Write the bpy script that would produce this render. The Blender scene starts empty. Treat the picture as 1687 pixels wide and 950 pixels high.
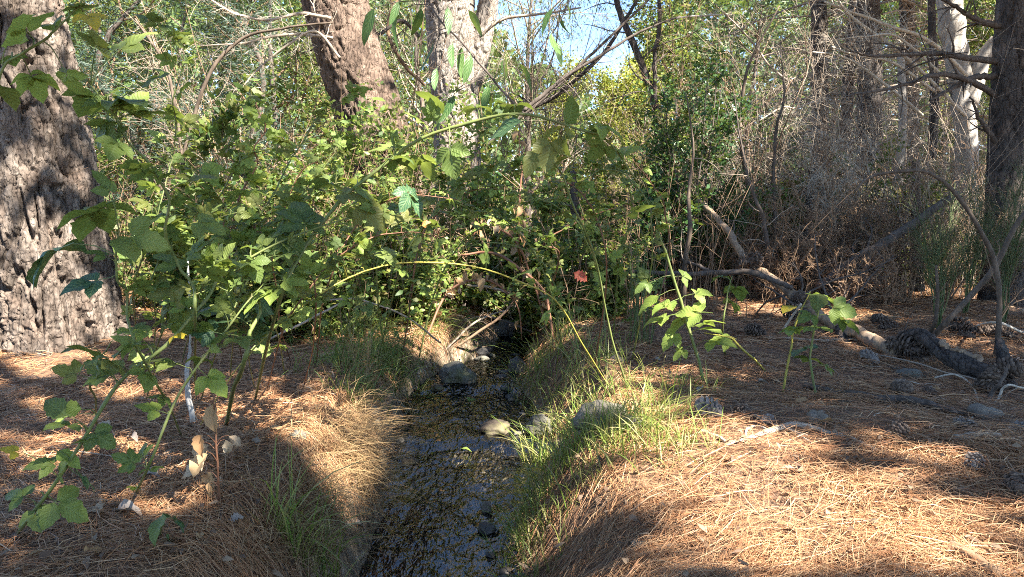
import bpy, math
import numpy as np
from mathutils import Vector, Matrix

sc = bpy.context.scene
R8 = np.random.default_rng(11)

# ------------------------------------------------------------------ camera
CAM_H, PITCH, F = 0.95, math.radians(5.9), 1204.0
cam_data = bpy.data.cameras.new('camera')
cam_data.sensor_width = 36.0
cam_data.lens = 36.0 * F / 1687.0
cam_data.clip_start = 0.02
cam_data.clip_end = 2000.0
cam = bpy.data.objects.new('camera', cam_data)
cam.location = (0, 0, CAM_H)
cam.rotation_euler = (math.radians(90) - PITCH, 0, 0)
sc.collection.objects.link(cam)
sc.camera = cam

# ------------------------------------------------------------------ sky and sun
SUN = np.array([0.50, -0.45, 0.74]); SUN /= np.linalg.norm(SUN)
world = bpy.data.worlds.new('World')
sc.world = world
world.use_nodes = True
wn = world.node_tree.nodes
bg = wn['Background']
sky = wn.new('ShaderNodeTexSky')
sky.sky_type = 'NISHITA'
sky.sun_disc = False
sky.dust_density = 0.3
sky.ozone_density = 3.5
sky.air_density = 0.85
sky.sun_elevation = math.asin(SUN[2])
sky.sun_rotation = math.atan2(SUN[0], SUN[1])
world.node_tree.links.new(sky.outputs['Color'], bg.inputs['Color'])
bg.inputs['Strength'].default_value = 0.075
sl = bpy.data.lights.new('sun', 'SUN')
sl.energy = 5.0
sl.angle = math.radians(0.5)
sl.color = (1.0, 0.93, 0.82)
sun = bpy.data.objects.new('sun', sl)
sun.rotation_euler = Vector(SUN).to_track_quat('Z', 'Y').to_euler()
sc.collection.objects.link(sun)

sc.view_settings.view_transform = 'Standard'
sc.view_settings.look = 'None'
sc.view_settings.gamma = 1.0
sc.view_settings.use_curve_mapping = False
sc.view_settings.exposure = 2.75
sc.cycles.max_bounces = 7
sc.cycles.diffuse_bounces = 4
sc.cycles.glossy_bounces = 2
sc.cycles.transmission_bounces = 4
sc.cycles.transparent_max_bounces = 6
sc.cycles.use_denoising = False
sc.cycles.denoising_prefilter = 'ACCURATE'
sc.cycles.filter_width = 1.0
sc.cycles.caustics_reflective = False
sc.cycles.caustics_refractive = False

# ------------------------------------------------------------------ pixel helpers (where a thing seen in the photo stands)
CP, SP = math.cos(PITCH), math.sin(PITCH)
def ray(px, py):
    x = (px - 843.5) / F; y = -(py - 475.0) / F
    return np.array([x, CP + y * SP, -SP + y * CP])
def P(px, py, d):
    r = ray(px, py)
    return np.array([0, 0, CAM_H]) + r * (d / r[1])
def proj(p):
    v = np.asarray(p) - np.array([0, 0, CAM_H])
    f = v[..., 1] * CP - v[..., 2] * SP
    u = v[..., 1] * SP + v[..., 2] * CP
    return 843.5 + F * v[..., 0] / f, 475.0 - F * u / f

# ------------------------------------------------------------------ noise
def _hash(ix, iy, iz, seed):
    h = (ix * 374761393 + iy * 668265263 + iz * 2147483647 + seed * 1274126177) & 0xFFFFFFFF
    h = ((h ^ (h >> 13)) * 1274126177) & 0xFFFFFFFF
    return ((h ^ (h >> 16)) & 0xFFFF) / 65535.0
def vnoise(x, y, z=0.0, seed=0):
    x, y, z = np.broadcast_arrays(np.asarray(x, float), np.asarray(y, float), np.asarray(z, float))
    ix, iy, iz = (np.floor(a).astype(np.int64) for a in (x, y, z))
    fx, fy, fz = x - ix, y - iy, z - iz
    fx, fy, fz = (a * a * (3 - 2 * a) for a in (fx, fy, fz))
    out = 0
    for dx in (0, 1):
        for dy in (0, 1):
            for dz in (0, 1):
                w = (fx if dx else 1 - fx) * (fy if dy else 1 - fy) * (fz if dz else 1 - fz)
                out = out + w * _hash(ix + dx, iy + dy, iz + dz, seed)
    return out * 2 - 1
def fbm(x, y, z=0.0, seed=0, o=3):
    s, a = 0, 1.0
    for k in range(o):
        s = s + a * vnoise(np.asarray(x) * 2**k, np.asarray(y) * 2**k, np.asarray(z) * 2**k, seed + k); a *= 0.5
    return s
def sstep(a, b, x):
    t = np.clip((x - a) / (b - a), 0, 1)
    return t * t * (3 - 2 * t)
def nrm(v):
    return v / np.maximum(np.linalg.norm(v, axis=-1, keepdims=True), 1e-9)

# ------------------------------------------------------------------ the lie of the land
def zw(y):                                   # water level along the stream
    return -0.40 + 0.018 * (np.clip(y, 0, 12) - 2.5) + 0.06 * sstep(6.5, 7.0, y) + 0.04 * sstep(5.0, 5.25, y) + 0.03 * sstep(3.9, 4.1, y)
EDGE = [(990, 575, 835), (950, 592, 830), (900, 612, 824), (850, 628, 828), (800, 634, 862), (750, 642, 900), (700, 650, 892), (660, 668, 856),
        (630, 695, 850), (605, 745, 858), (580, 805, 863), (560, 815, 866), (540, 826, 872), (520, 838, 880)]
_cy, _cx, _hw = [], [], []
for py, xl, xr in EDGE:
    y = 3.0
    for _ in range(40):
        r = ray(0, py); y = (CAM_H - float(zw(y))) / (-r[2] / r[1])
    a, b = P(xl, py, y)[0], P(xr, py, y)[0]
    _cy.append(y); _cx.append((a + b) / 2); _hw.append((b - a) / 2)
_cy = [-6.0, 0.6] + _cy + [_cy[-1] + 3, _cy[-1] + 8]
_cx = [-0.9, -0.42] + _cx + [_cx[-1] + 0.5, _cx[-1] + 2.6]
_hw = [0.3, 0.3] + _hw + [0.3, 0.3]
def scx(y): return np.interp(y, _cy, _cx)
def shw(y): return np.interp(y, _cy, _hw)
def chan(x, y):                              # signed distance to the water's edge, + on land
    dx = x - scx(y)
    return np.abs(dx) - shw(y) - 0.03 * vnoise(x * 3.1, y * 3.1, 0, 5), dx
def H(x, y):
    x = np.asarray(x, float); y = np.asarray(y, float)
    d, dx = chan(x, y)
    far = sstep(12, 60, np.hypot(x, y))
    base = 0.07 * fbm(x * 0.55, y * 0.55, 0, 1, 2) + 0.022 * vnoise(x * 2.7, y * 2.7, 0, 3) + 0.010 * vnoise(x * 7, y * 7, 0, 4)
    base = base + 0.10 * np.exp(-(((x - 1.25) / 0.8)**2 + ((y - 2.6) / 0.75)**2))      # needle-covered hummock, right
    base = base - 0.05 * np.exp(-(((x - 0.2) / 0.35)**2 + ((y - 2.7) / 1.0)**2))
    base = base + 0.05 * np.exp(-(((x + 0.75) / 0.35)**2 + ((y - 3.2) / 0.8)**2))       # thatch over the left bank
    base = base + far * (0.6 * fbm(x * 0.05, y * 0.05, 0, 9, 2)) + 6.0 * sstep(45, 160, y)
    z0 = zw(y)
    hw = np.maximum(shw(y), 0.05)
    bed = z0 - 0.035 - 0.07 * np.clip(1 - (dx / hw)**2, 0, 1) + 0.03 * fbm(x * 5, y * 5, 0, 7, 2)
    bw = np.where(dx < 0, 0.26, 0.46)
    t = np.clip(d / bw, 0, 1)
    k = np.where(dx < 0, t**0.45, sstep(0, 1, t)**0.8)
    live = 1 - sstep(11, 15, y)
    k = 1 - live * (1 - k)
    return np.where(d < 0, bed * live + base * (1 - live), (z0 - 0.035) * (1 - k) + base * k)
def gp(px, py, zoff=0.0):
    r = ray(px, py)
    t = np.linspace(1.2, 40, 6000) / r[1]
    q = np.array([0, 0, CAM_H])[None] + r[None] * t[:, None]
    hit = np.nonzero(q[:, 2] < H(q[:, 0], q[:, 1]) + zoff)[0]
    return q[hit[0]] if len(hit) else q[-1]
def on_ground(x, y): return np.array([x, y, float(H(x, y))])

# ------------------------------------------------------------------ mesh building
class MB:
    def __init__(s): s.V = []; s.Fq = []; s.Ft = []; s.mq = []; s.mt = []; s.U = []; s.n = 0
    def add(s, V, Q=None, T=None, mi=0, U=None):
        V = np.asarray(V, float).reshape(-1, 3)
        if Q is not None and len(Q):
            Q = np.asarray(Q).reshape(-1, 4); s.Fq.append(Q + s.n); s.mq.append(np.full(len(Q), mi))
        if T is not None and len(T):
            T = np.asarray(T).reshape(-1, 3); s.Ft.append(T + s.n); s.mt.append(np.full(len(T), mi))
        s.V.append(V); s.U.append(np.zeros((len(V), 2)) if U is None else np.asarray(U, float).reshape(-1, 2))
        s.n += len(V); return s
    def mesh(s, name, mats, origin=(0, 0, 0), smooth=True):
        me = bpy.data.meshes.new(name)
        V = np.concatenate(s.V) - np.asarray(origin, float)
        Q = np.concatenate(s.Fq) if s.Fq else np.zeros((0, 4), int)
        T = np.concatenate(s.Ft) if s.Ft else np.zeros((0, 3), int)
        me.vertices.add(len(V)); me.vertices.foreach_set('co', V.astype(np.float32).ravel())
        li = np.concatenate([Q.ravel(), T.ravel()]).astype(np.int32)
        me.loops.add(len(li)); me.loops.foreach_set('vertex_index', li)
        n = len(Q) + len(T)
        me.polygons.add(n)
        ls = np.concatenate([np.arange(len(Q)) * 4, len(Q) * 4 + np.arange(len(T)) * 3]).astype(np.int32)
        me.polygons.foreach_set('loop_start', ls)
        mi = np.concatenate(s.mq + s.mt).astype(np.int32)
        me.polygons.foreach_set('material_index', mi)
        me.polygons.foreach_set('use_smooth', np.full(n, smooth))
        at = me.attributes.new('luv', 'FLOAT2', 'POINT')
        at.data.foreach_set('vector', np.concatenate(s.U).astype(np.float32).ravel())
        for m in (mats if isinstance(mats, (list, tuple)) else [mats]): me.materials.append(m)
        me.update(calc_edges=True); me.validate()
        return me
def tubes(Pt, Rd, S=5, cap=False):
    Pt = np.asarray(Pt, float); Rd = np.asarray(Rd, float)
    if Pt.ndim == 2: Pt = Pt[None]; Rd = Rd[None]
    N, K, _ = Pt.shape
    T = nrm(np.gradient(Pt, axis=1))
    m = nrm(T.mean(axis=1))
    ref = np.where(np.abs(m[:, 2:3]) > 0.8, np.array([[1.0, 0.13, 0]]), np.array([[0.05, 0.1, 1.0]]))[:, None, :]
    A = nrm(np.cross(T, ref)); B = np.cross(T, A)
    a = np.arange(S) * 2 * np.pi / S
    V = Pt[:, :, None, :] + Rd[:, :, None, None] * (np.cos(a)[None, None, :, None] * A[:, :, None, :] + np.sin(a)[None, None, :, None] * B[:, :, None, :])
    idx = np.arange(N * K * S).reshape(N, K, S)
    j = (np.arange(S) + 1) % S
    Q = np.stack([idx[:, :-1, :], idx[:, :-1, j], idx[:, 1:, j], idx[:, 1:, :]], -1).reshape(-1, 4)
    V = V.reshape(-1, 3); Tt = None
    if cap:
        c0 = Pt[:, 0] - T[:, 0] * Rd[:, :1] * 0.1; c1 = Pt[:, -1] + T[:, -1] * Rd[:, -1:] * 0.3
        n0 = len(V); V = np.concatenate([V, c0, c1]); tt = []
        for i in range(N):
            for k in range(S):
                tt.append((n0 + i, idx[i, 0, j[k]], idx[i, 0, k])); tt.append((n0 + N + i, idx[i, -1, k], idx[i, -1, j[k]]))
        Tt = np.array(tt)
    return V, Q, Tt
def spline(pts, n):
    p = np.asarray(pts, float)
    if len(p) == 2: return p[0] + (p[1] - p[0]) * np.linspace(0, 1, n)[:, None]
    q = np.vstack([2 * p[0] - p[1], p, 2 * p[-1] - p[-2]])
    u = np.linspace(0, len(p) - 1 - 1e-6, n); i = u.astype(int); t = (u - i)[:, None]
    a, b, c, d = q[i], q[i + 1], q[i + 2], q[i + 3]
    return 0.5 * (2 * b + (c - a) * t + (2 * a - 5 * b + 4 * c - d) * t**2 + (3 * b - a - 3 * c + d) * t**3)
def rvec(n, rng): return nrm(rng.normal(size=(n, 3)))
def grow(Pp, Rp, n, rng, ratio=0.5, ang=(35, 70), t0=0.2, t1=1.0, K=6, jit=0.18, up=0.0, rmul=0.6, rmin=0.0008, lmin=0.0, lenmul=None):
    """n children on every parent curve; returns their curves and radii"""
    N, Kp, _ = Pp.shape
    L = np.linalg.norm(np.diff(Pp, axis=1), axis=2).sum(1)
    t = rng.uniform(t0, t1, (N, n)) * (Kp - 1)
    i = np.minimum(t.astype(int), Kp - 2); f = (t - i)[..., None]
    ii = np.arange(N)[:, None]
    s = Pp[ii, i] * (1 - f) + Pp[ii, i + 1] * f
    T = nrm(Pp[ii, i + 1] - Pp[ii, i]); r0 = (Rp[ii, i] * (1 - f[..., 0]) + Rp[ii, i + 1] * f[..., 0]) * rmul
    s = s.reshape(-1, 3); T = T.reshape(-1, 3); r0 = np.maximum(r0.reshape(-1), rmin)
    M = len(s)
    per = nrm(np.cross(T, rvec(M, rng)))
    th = np.radians(rng.uniform(*ang, M))[:, None]
    d = nrm(np.cos(th) * T + np.sin(th) * per + np.array([0, 0, up]))
    ln = np.maximum(np.repeat(L, n) * ratio * (1.1 - 0.6 * (t.reshape(-1) / (Kp - 1))) * rng.uniform(0.5, 1.2, M), lmin)
    pts = [s]; step = (ln / (K - 1))[:, None]
    cur = rvec(M, rng) * jit * 0.8
    for k in range(K - 1):
        d = nrm(d + cur + rng.normal(size=(M, 3)) * jit * 0.6 + np.array([0, 0, up * 0.4]))
        pts.append(pts[-1] + d * step)
    C = np.stack(pts, 1)
    Rr = r0[:, None] * np.linspace(1, 0.35, K)[None]
    return C, np.maximum(Rr, rmin * 0.6)
def ribbons(base, d, L, W, rng, droop=0.15, fold=0.25, shape='leaf'):
    """leaf blades: 6 vertices, four triangles each"""
    n = len(base); d = nrm(d)
    side = nrm(np.cross(d, np.array([0, 0, 1.0]) + rng.normal(size=(n, 3)) * 0.55))
    up = np.cross(side, d)
    L = np.broadcast_to(L, (n,))[:, None]; W = np.broadcast_to(W, (n,))[:, None]
    m1 = base + d * L * 0.32 + up * L * 0.03; m2 = base + d * L * 0.66 - up * L * droop * 0.4
    tip = base + d * L - up * L * droop
    l1 = m1 + side * W * 0.5 + up * W * fold * 0.5; r1 = m1 - side * W * 0.5 + up * W * fold * 0.5
    l2 = m2 + side * W * 0.36 + up * W * fold * 0.4; r2 = m2 - side * W * 0.36 + up * W * fold * 0.4
    V = np.stack([base, l1, r1, l2, r2, tip], 1).reshape(-1, 3)
    o = np.arange(n)[:, None] * 6
    T = np.concatenate([o + [0, 2, 1], o + [3, 4, 5]]); Q = o + [1, 2, 4, 3]
    U = np.tile(np.array([[0, 0], [.3, 1], [.3, -1], [.7, 1], [.7, -1], [1, 0]], float), (n, 1))
    return V, Q, T, U
def diamonds(base, d, L, W, rng):
    n = len(base); d = nrm(d)
    side = nrm(np.cross(d, rvec(n, rng)))
    L = np.broadcast_to(L, (n,))[:, None]; W = np.broadcast_to(W, (n,))[:, None]
    V = np.stack([base, base + d * L * 0.5 + side * W * .5, base + d * L, base + d * L * 0.5 - side * W * .5], 1).reshape(-1, 3)
    return V, np.arange(n)[:, None] * 4 + np.arange(4)

# ------------------------------------------------------------------ objects and tags
def tag(o, label=None, cat=None, group=None, kind=None):
    if label: o['label'] = label
    if cat: o['category'] = cat
    if group: o['group'] = group
    if kind: o['kind'] = kind
    return o
def obj(name, mesh, parent=None, loc=None):
    o = bpy.data.objects.new(name, mesh); sc.collection.objects.link(o)
    if parent is not None: o.parent = parent
    if loc is not None: o.location = loc
    return o
def empty(name, loc, label, cat, group=None):
    o = obj(name, None, None, tuple(float(a) for a in loc)); o.empty_display_size = 0.1
    return tag(o, label, cat, group)
def part(name, mb, mats, root, kind=None, smooth=True):
    o = obj(name, mb.mesh(name, mats, root.location, smooth), root)
    if kind: o['kind'] = kind
    return o

# ------------------------------------------------------------------ materials
def newmat(name):
    m = bpy.data.materials.new(name); m.use_nodes = True
    nt = m.node_tree; nt.nodes.clear()
    out = nt.nodes.new('ShaderNodeOutputMaterial')
    return m, nt, out
def nd(nt, t, **kw):
    n = nt.nodes.new(t)
    for k, v in kw.items():
        if k in n.inputs: n.inputs[k].default_value = v
        else: setattr(n, k, v)
    return n
def ramp(nt, src, cols, interp='LINEAR'):
    r = nt.nodes.new('ShaderNodeValToRGB'); r.color_ramp.interpolation = interp
    e = r.color_ramp.elements
    while len(e) < len(cols): e.new(0.5)
    for k, c in enumerate(cols):
        pos, col = c if isinstance(c[1], (tuple, list)) else (k / max(1, len(cols) - 1), c)
        e[k].position = pos; e[k].color = (*col, 1)
    nt.links.new(src, r.inputs['Fac']); return r.outputs['Color']
def bump(nt, src, strength, dist=0.01):
    b = nd(nt, 'ShaderNodeBump', Strength=strength, Distance=dist)
    nt.links.new(src, b.inputs['Height']); return b.outputs['Normal']
def noise(nt, scale, detail=4, rough=0.6, stretch=None, obj_space=True):
    tc = nd(nt, 'ShaderNodeTexCoord'); mp = nd(nt, 'ShaderNodeMapping')
    if stretch: mp.inputs['Scale'].default_value = stretch
    nt.links.new(tc.outputs['Object'], mp.inputs['Vector'])
    n = nd(nt, 'ShaderNodeTexNoise', Scale=scale, Detail=detail, Roughness=rough)
    nt.links.new(mp.outputs['Vector'], n.inputs['Vector']); return n.outputs['Fac']
def mixc(nt, a, b, fac, mode='MIX'):
    m = nd(nt, 'ShaderNodeMix', data_type='RGBA', blend_type=mode)
    for s, v in (('A', a), ('B', b)):
        i = [x for x in m.inputs if x.name == s and x.type == 'RGBA'][0]
        if isinstance(v, tuple): i.default_value = (*v, 1)
        else: nt.links.new(v, i)
    if isinstance(fac, float): m.inputs[0].default_value = fac
    else: nt.links.new(fac, m.inputs[0])
    return [x for x in m.outputs if x.type == 'RGBA'][0]
def leafmat(name, cols, trans=0.38, rough=0.5, src='island', big=False, tcol=None, spec=0.35):
    m, nt, out = newmat(name)
    if src == 'object': rnd = nd(nt, 'ShaderNodeObjectInfo').outputs['Random']
    else: rnd = nd(nt, 'ShaderNodeNewGeometry').outputs['Random Per Island']
    col = ramp(nt, rnd, cols)
    bs = nd(nt, 'ShaderNodeBsdfPrincipled', Roughness=rough); bs.inputs['Specular IOR Level'].default_value = spec
    if big:
        at = nd(nt, 'ShaderNodeAttribute', attribute_name='luv')
        sx = nd(nt, 'ShaderNodeSeparateXYZ'); nt.links.new(at.outputs['Vector'], sx.inputs[0])
        ab = nd(nt, 'ShaderNodeMath', operation='ABSOLUTE'); nt.links.new(sx.outputs['Y'], ab.inputs[0])
        mid = ramp(nt, ab.outputs[0], [(0.0, (1, 1, 1)), (0.10, (0, 0, 0))])
        # side veins run outwards and forwards from the midrib
        sv = nd(nt, 'ShaderNodeMath', operation='MULTIPLY_ADD'); nt.links.new(ab.outputs[0], sv.inputs[0]); sv.inputs[1].default_value = -0.28
        nt.links.new(sx.outputs['X'], sv.inputs[2])
        ml = nd(nt, 'ShaderNodeMath', operation='MULTIPLY'); nt.links.new(sv.outputs[0], ml.inputs[0]); ml.inputs[1].default_value = 44.0
        sn = nd(nt, 'ShaderNodeMath', operation='SINE'); nt.links.new(ml.outputs[0], sn.inputs[0])
        vein = ramp(nt, sn.outputs[0], [(0.80, (0, 0, 0)), (1.0, (1, 1, 1))])
        va = nd(nt, 'ShaderNodeMath', operation='MAXIMUM'); nt.links.new(mid, va.inputs[0]); nt.links.new(vein, va.inputs[1])
        vm = nd(nt, 'ShaderNodeMath', operation='MULTIPLY'); nt.links.new(va.outputs[0], vm.inputs[0]); vm.inputs[1].default_value = 0.4
        blot = noise(nt, 55, 3)
        col = mixc(nt, col, mixc(nt, col, (0.30, 0.30, 0.12), 0.45), ramp(nt, blot, [(0.52, (0, 0, 0)), (0.75, (1, 1, 1))]))
        col = mixc(nt, col, (0.24, 0.32, 0.13), vm.outputs[0])
        nt.links.new(bump(nt, sn.outputs[0], 0.25, 0.002), bs.inputs['Normal'])
    nt.links.new(col, bs.inputs['Base Color'])
    tr = nd(nt, 'ShaderNodeBsdfTranslucent')
    nt.links.new(mixc(nt, col, tcol or (1.0, 0.95, 0.25), 1.0, 'MULTIPLY') if False else mixc(nt, col, tcol or (0.30, 0.36, 0.04), 0.45), tr.inputs['Color'])
    mx = nd(nt, 'ShaderNodeMixShader'); mx.inputs[0].default_value = trans
    nt.links.new(bs.outputs[0], mx.inputs[1]); nt.links.new(tr.outputs[0], mx.inputs[2])
    nt.links.new(mx.outputs[0], out.inputs['Surface']); return m
def woodmat(name, cols, scale=30, rough=0.85, b=0.5, stretch=(1, 1, 0.25), isl=False, bdist=0.004):
    m, nt, out = newmat(name)
    n1 = noise(nt, scale, 6, 0.65, stretch)
    col = ramp(nt, n1, [(0.28 + 0.44 * k / (len(cols) - 1), c) for k, c in enumerate(cols)])
    if isl:
        rnd = nd(nt, 'ShaderNodeNewGeometry').outputs['Random Per Island']
        col = mixc(nt, col, ramp(nt, rnd, list(cols)), 0.6)
    bs = nd(nt, 'ShaderNodeBsdfPrincipled', Roughness=rough); bs.inputs['Specular IOR Level'].default_value = 0.25
    nt.links.new(col, bs.inputs['Base Color'])
    nt.links.new(bump(nt, n1, b, bdist), bs.inputs['Normal'])
    nt.links.new(bs.outputs[0], out.inputs['Surface']); return m
def barkmat(name, dark, mid, pale, plate_var=0.7):
    """each plate of bark carries its own tint (luv.x), grain and lichen on top"""
    m, nt, out = newmat(name)
    at = nd(nt, 'ShaderNodeAttribute', attribute_name='luv')
    sx = nd(nt, 'ShaderNodeSeparateXYZ'); nt.links.new(at.outputs['Vector'], sx.inputs[0])
    col = ramp(nt, sx.outputs['X'], [(0.0, dark), (0.45, mid), (1.0, pale)])
    g = noise(nt, 22, 8, 0.7, (1, 1, 0.3)); g2 = noise(nt, 4.5, 4, 0.6)
    col = mixc(nt, ramp(nt, g, [(0.3, dark), (0.5, mid), (0.72, pale)]), col, plate_var * 0.6)
    col = mixc(nt, col, (0.21, 0.15, 0.115), ramp(nt, g2, [(0.52, (0, 0, 0)), (0.72, (0.6, 0.6, 0.6))]))
    bs = nd(nt, 'ShaderNodeBsdfPrincipled', Roughness=0.9); bs.inputs['Specular IOR Level'].default_value = 0.2
    nt.links.new(col, bs.inputs['Base Color'])
    n2 = noise(nt, 60, 8, 0.75, (1, 1, 0.45))
    tc = nd(nt, 'ShaderNodeTexCoord'); mp = nd(nt, 'ShaderNodeMapping'); mp.inputs['Scale'].default_value = (1, 1, 0.35); nt.links.new(tc.outputs['Object'], mp.inputs['Vector'])
    wv = nd(nt, 'ShaderNodeMix', data_type='RGBA'); wv.inputs[0].default_value = 0.06
    nt.links.new(mp.outputs[0], [x for x in wv.inputs if x.name == 'A' and x.type == 'RGBA'][0])
    nz = nd(nt, 'ShaderNodeTexNoise', Scale=9.0, Detail=5.0); nt.links.new(mp.outputs[0], nz.inputs['Vector']); nt.links.new(nz.outputs['Color'], [x for x in wv.inputs if x.name == 'B' and x.type == 'RGBA'][0])
    vo = nd(nt, 'ShaderNodeTexVoronoi', Scale=26.0, feature='DISTANCE_TO_EDGE'); nt.links.new([x for x in wv.outputs if x.type == 'RGBA'][0], vo.inputs['Vector'])
    ck = ramp(nt, vo.outputs['Distance'], [(0.0, (0, 0, 0)), (0.10, (1, 1, 1))])
    b1 = nd(nt, 'ShaderNodeBump', Strength=0.9, Distance=0.010); nt.links.new(ck, b1.inputs['Height'])
    b2 = nd(nt, 'ShaderNodeBump', Strength=0.9, Distance=0.012); nt.links.new(n2, b2.inputs['Height']); nt.links.new(b1.outputs[0], b2.inputs['Normal'])
    nt.links.new(b2.outputs[0], bs.inputs['Normal'])
    nt.links.new(bs.outputs[0], out.inputs['Surface']); return m

M = {}
M['leaf'] = leafmat('bramble_leaf', [(0.06, 0.105, 0.028), (0.10, 0.155, 0.034), (0.14, 0.195, 0.04), (0.17, 0.21, 0.05), (0.08, 0.13, 0.03)], 0.42, 0.5, 'object', True)
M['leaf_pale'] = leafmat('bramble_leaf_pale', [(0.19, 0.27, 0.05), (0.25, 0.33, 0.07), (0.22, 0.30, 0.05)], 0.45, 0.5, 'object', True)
M['leaf_olive'] = leafmat('bramble_leaf_olive', [(0.13, 0.15, 0.03), (0.16, 0.16, 0.04), (0.10, 0.13, 0.03)], 0.42, 0.5, 'object', True)
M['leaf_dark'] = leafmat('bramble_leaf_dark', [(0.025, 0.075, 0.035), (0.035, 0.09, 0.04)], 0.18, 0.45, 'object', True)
M['leaf_yellow'] = leafmat('leaf_yellow', [(0.55, 0.42, 0.03), (0.50, 0.36, 0.03)], 0.4, 0.5, 'object', True)
M['leaf_red'] = leafmat('leaf_red', [(0.50, 0.06, 0.04), (0.42, 0.07, 0.04)], 0.3, 0.5, 'object', True, (0.6, 0.1, 0.05))
M['leaf_orange'] = leafmat('leaf_orange', [(0.55, 0.16, 0.04), (0.5, 0.13, 0.04)], 0.3, 0.5, 'object', True, (0.6, 0.2, 0.05))
M['leaf_dry'] = leafmat('leaf_dry', [(0.38, 0.24, 0.12), (0.46, 0.32, 0.18), (0.30, 0.17, 0.08), (0.42, 0.34, 0.24)], 0.25, 0.7, 'object', False, (0.5, 0.3, 0.12), 0.15)
M['leaf_grey'] = leafmat('leaf_grey', [(0.26, 0.22, 0.19), (0.32, 0.27, 0.23), (0.22, 0.17, 0.13)], 0.1, 0.8, 'object', False, (0.3, 0.22, 0.15), 0.15)
M['willow_leaf'] = leafmat('willow_leaf', [(0.03, 0.085, 0.025), (0.05, 0.12, 0.03), (0.07, 0.14, 0.035)], 0.32, 0.45, 'object', True)
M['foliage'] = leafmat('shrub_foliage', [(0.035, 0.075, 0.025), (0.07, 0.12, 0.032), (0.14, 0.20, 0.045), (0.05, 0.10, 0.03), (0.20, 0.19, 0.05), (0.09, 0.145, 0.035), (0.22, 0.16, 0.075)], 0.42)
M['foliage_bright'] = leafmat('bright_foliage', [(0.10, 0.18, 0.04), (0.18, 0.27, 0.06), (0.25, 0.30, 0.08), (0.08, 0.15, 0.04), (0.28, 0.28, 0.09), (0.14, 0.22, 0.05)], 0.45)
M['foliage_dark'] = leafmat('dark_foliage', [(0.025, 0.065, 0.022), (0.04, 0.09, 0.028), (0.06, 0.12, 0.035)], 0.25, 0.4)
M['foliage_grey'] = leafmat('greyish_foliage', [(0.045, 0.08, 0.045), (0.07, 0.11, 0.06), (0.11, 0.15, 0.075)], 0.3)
M['foliage_far'] = leafmat('far_foliage', [(0.03, 0.06, 0.02), (0.06, 0.105, 0.03), (0.10, 0.15, 0.04), (0.04, 0.075, 0.025)], 0.35)
M['foliage_gold'] = leafmat('golden_foliage', [(0.26, 0.28, 0.05), (0.34, 0.34, 0.07), (0.20, 0.25, 0.05)], 0.45)
M['foliage_willow'] = leafmat('willow_foliage', [(0.06, 0.10, 0.035), (0.10, 0.14, 0.05), (0.20, 0.17, 0.09)], 0.4)
M['broom'] = leafmat('broom_stems', [(0.05, 0.085, 0.025), (0.08, 0.11, 0.035), (0.13, 0.13, 0.05)], 0.05, 0.6)
M['needle_blue'] = leafmat('bluish_pine_needles', [(0.022, 0.042, 0.032), (0.04, 0.066, 0.048), (0.065, 0.095, 0.066)], 0.15, 0.5)
M['needle_green'] = leafmat('pine_needles_green', [(0.035, 0.075, 0.03), (0.05, 0.10, 0.04), (0.07, 0.12, 0.06)], 0.15, 0.5)
M['needle'] = leafmat('fallen_needles', [(0.18, 0.078, 0.034), (0.31, 0.145, 0.066), (0.41, 0.225, 0.108), (0.27, 0.12, 0.052), (0.54, 0.36, 0.20), (0.19, 0.11, 0.062)], 0.06, 0.55, 'island', False, (0.4, 0.2, 0.08), 0.4)
M['straw'] = leafmat('dry_straw', [(0.24, 0.155, 0.075), (0.36, 0.26, 0.13), (0.20, 0.115, 0.055), (0.29, 0.19, 0.095)], 0.15, 0.6, 'island', False, (0.45, 0.32, 0.12))
M['grass'] = leafmat('grass_blades', [(0.09, 0.16, 0.03), (0.15, 0.23, 0.04), (0.22, 0.29, 0.06), (0.30, 0.32, 0.08), (0.42, 0.36, 0.18), (0.17, 0.23, 0.05), (0.36, 0.29, 0.14)], 0.40, 0.45)
M['grass_dull'] = leafmat('dull_grass_blades', [(0.08, 0.15, 0.035), (0.13, 0.21, 0.05), (0.20, 0.25, 0.07), (0.36, 0.30, 0.16)], 0.35, 0.5)
M['cane'] = woodmat('green_cane', [(0.07, 0.10, 0.03), (0.14, 0.17, 0.05), (0.12, 0.10, 0.05)], 26, 0.5, 0.2)
M['cane_yellow'] = woodmat('yellow_cane', [(0.20, 0.20, 0.04), (0.36, 0.31, 0.06), (0.14, 0.13, 0.05)], 20, 0.5, 0.1)
M['cane_red'] = woodmat('red_brown_cane', [(0.13, 0.06, 0.035), (0.20, 0.10, 0.06)], 40, 0.55, 0.1)
M['twig_dark'] = woodmat('dark_twig', [(0.045, 0.036, 0.03), (0.09, 0.072, 0.06), (0.14, 0.115, 0.10)], 40, 0.85, 0.4)
M['twig_brown'] = woodmat('brown_twig', [(0.10, 0.065, 0.042), (0.18, 0.115, 0.072), (0.27, 0.18, 0.11)], 30, 0.85, 0.3, isl=True)
M['twig_grey'] = woodmat('grey_twig', [(0.19, 0.145, 0.11), (0.30, 0.24, 0.185), (0.43, 0.36, 0.28)], 30, 0.85, 0.3, isl=True)
M['twig_pale'] = woodmat('pale_twig', [(0.33, 0.28, 0.22), (0.46, 0.40, 0.32), (0.56, 0.50, 0.41)], 30, 0.85, 0.3, isl=True)
M['lichen'] = woodmat('lichened_stick', [(0.22, 0.21, 0.20), (0.38, 0.37, 0.36), (0.15, 0.13, 0.115)], 25, 0.9, 0.6)
M['bark'] = barkmat('pine_bark', (0.04, 0.031, 0.025), (0.115, 0.09, 0.073), (0.31, 0.262, 0.22))
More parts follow.
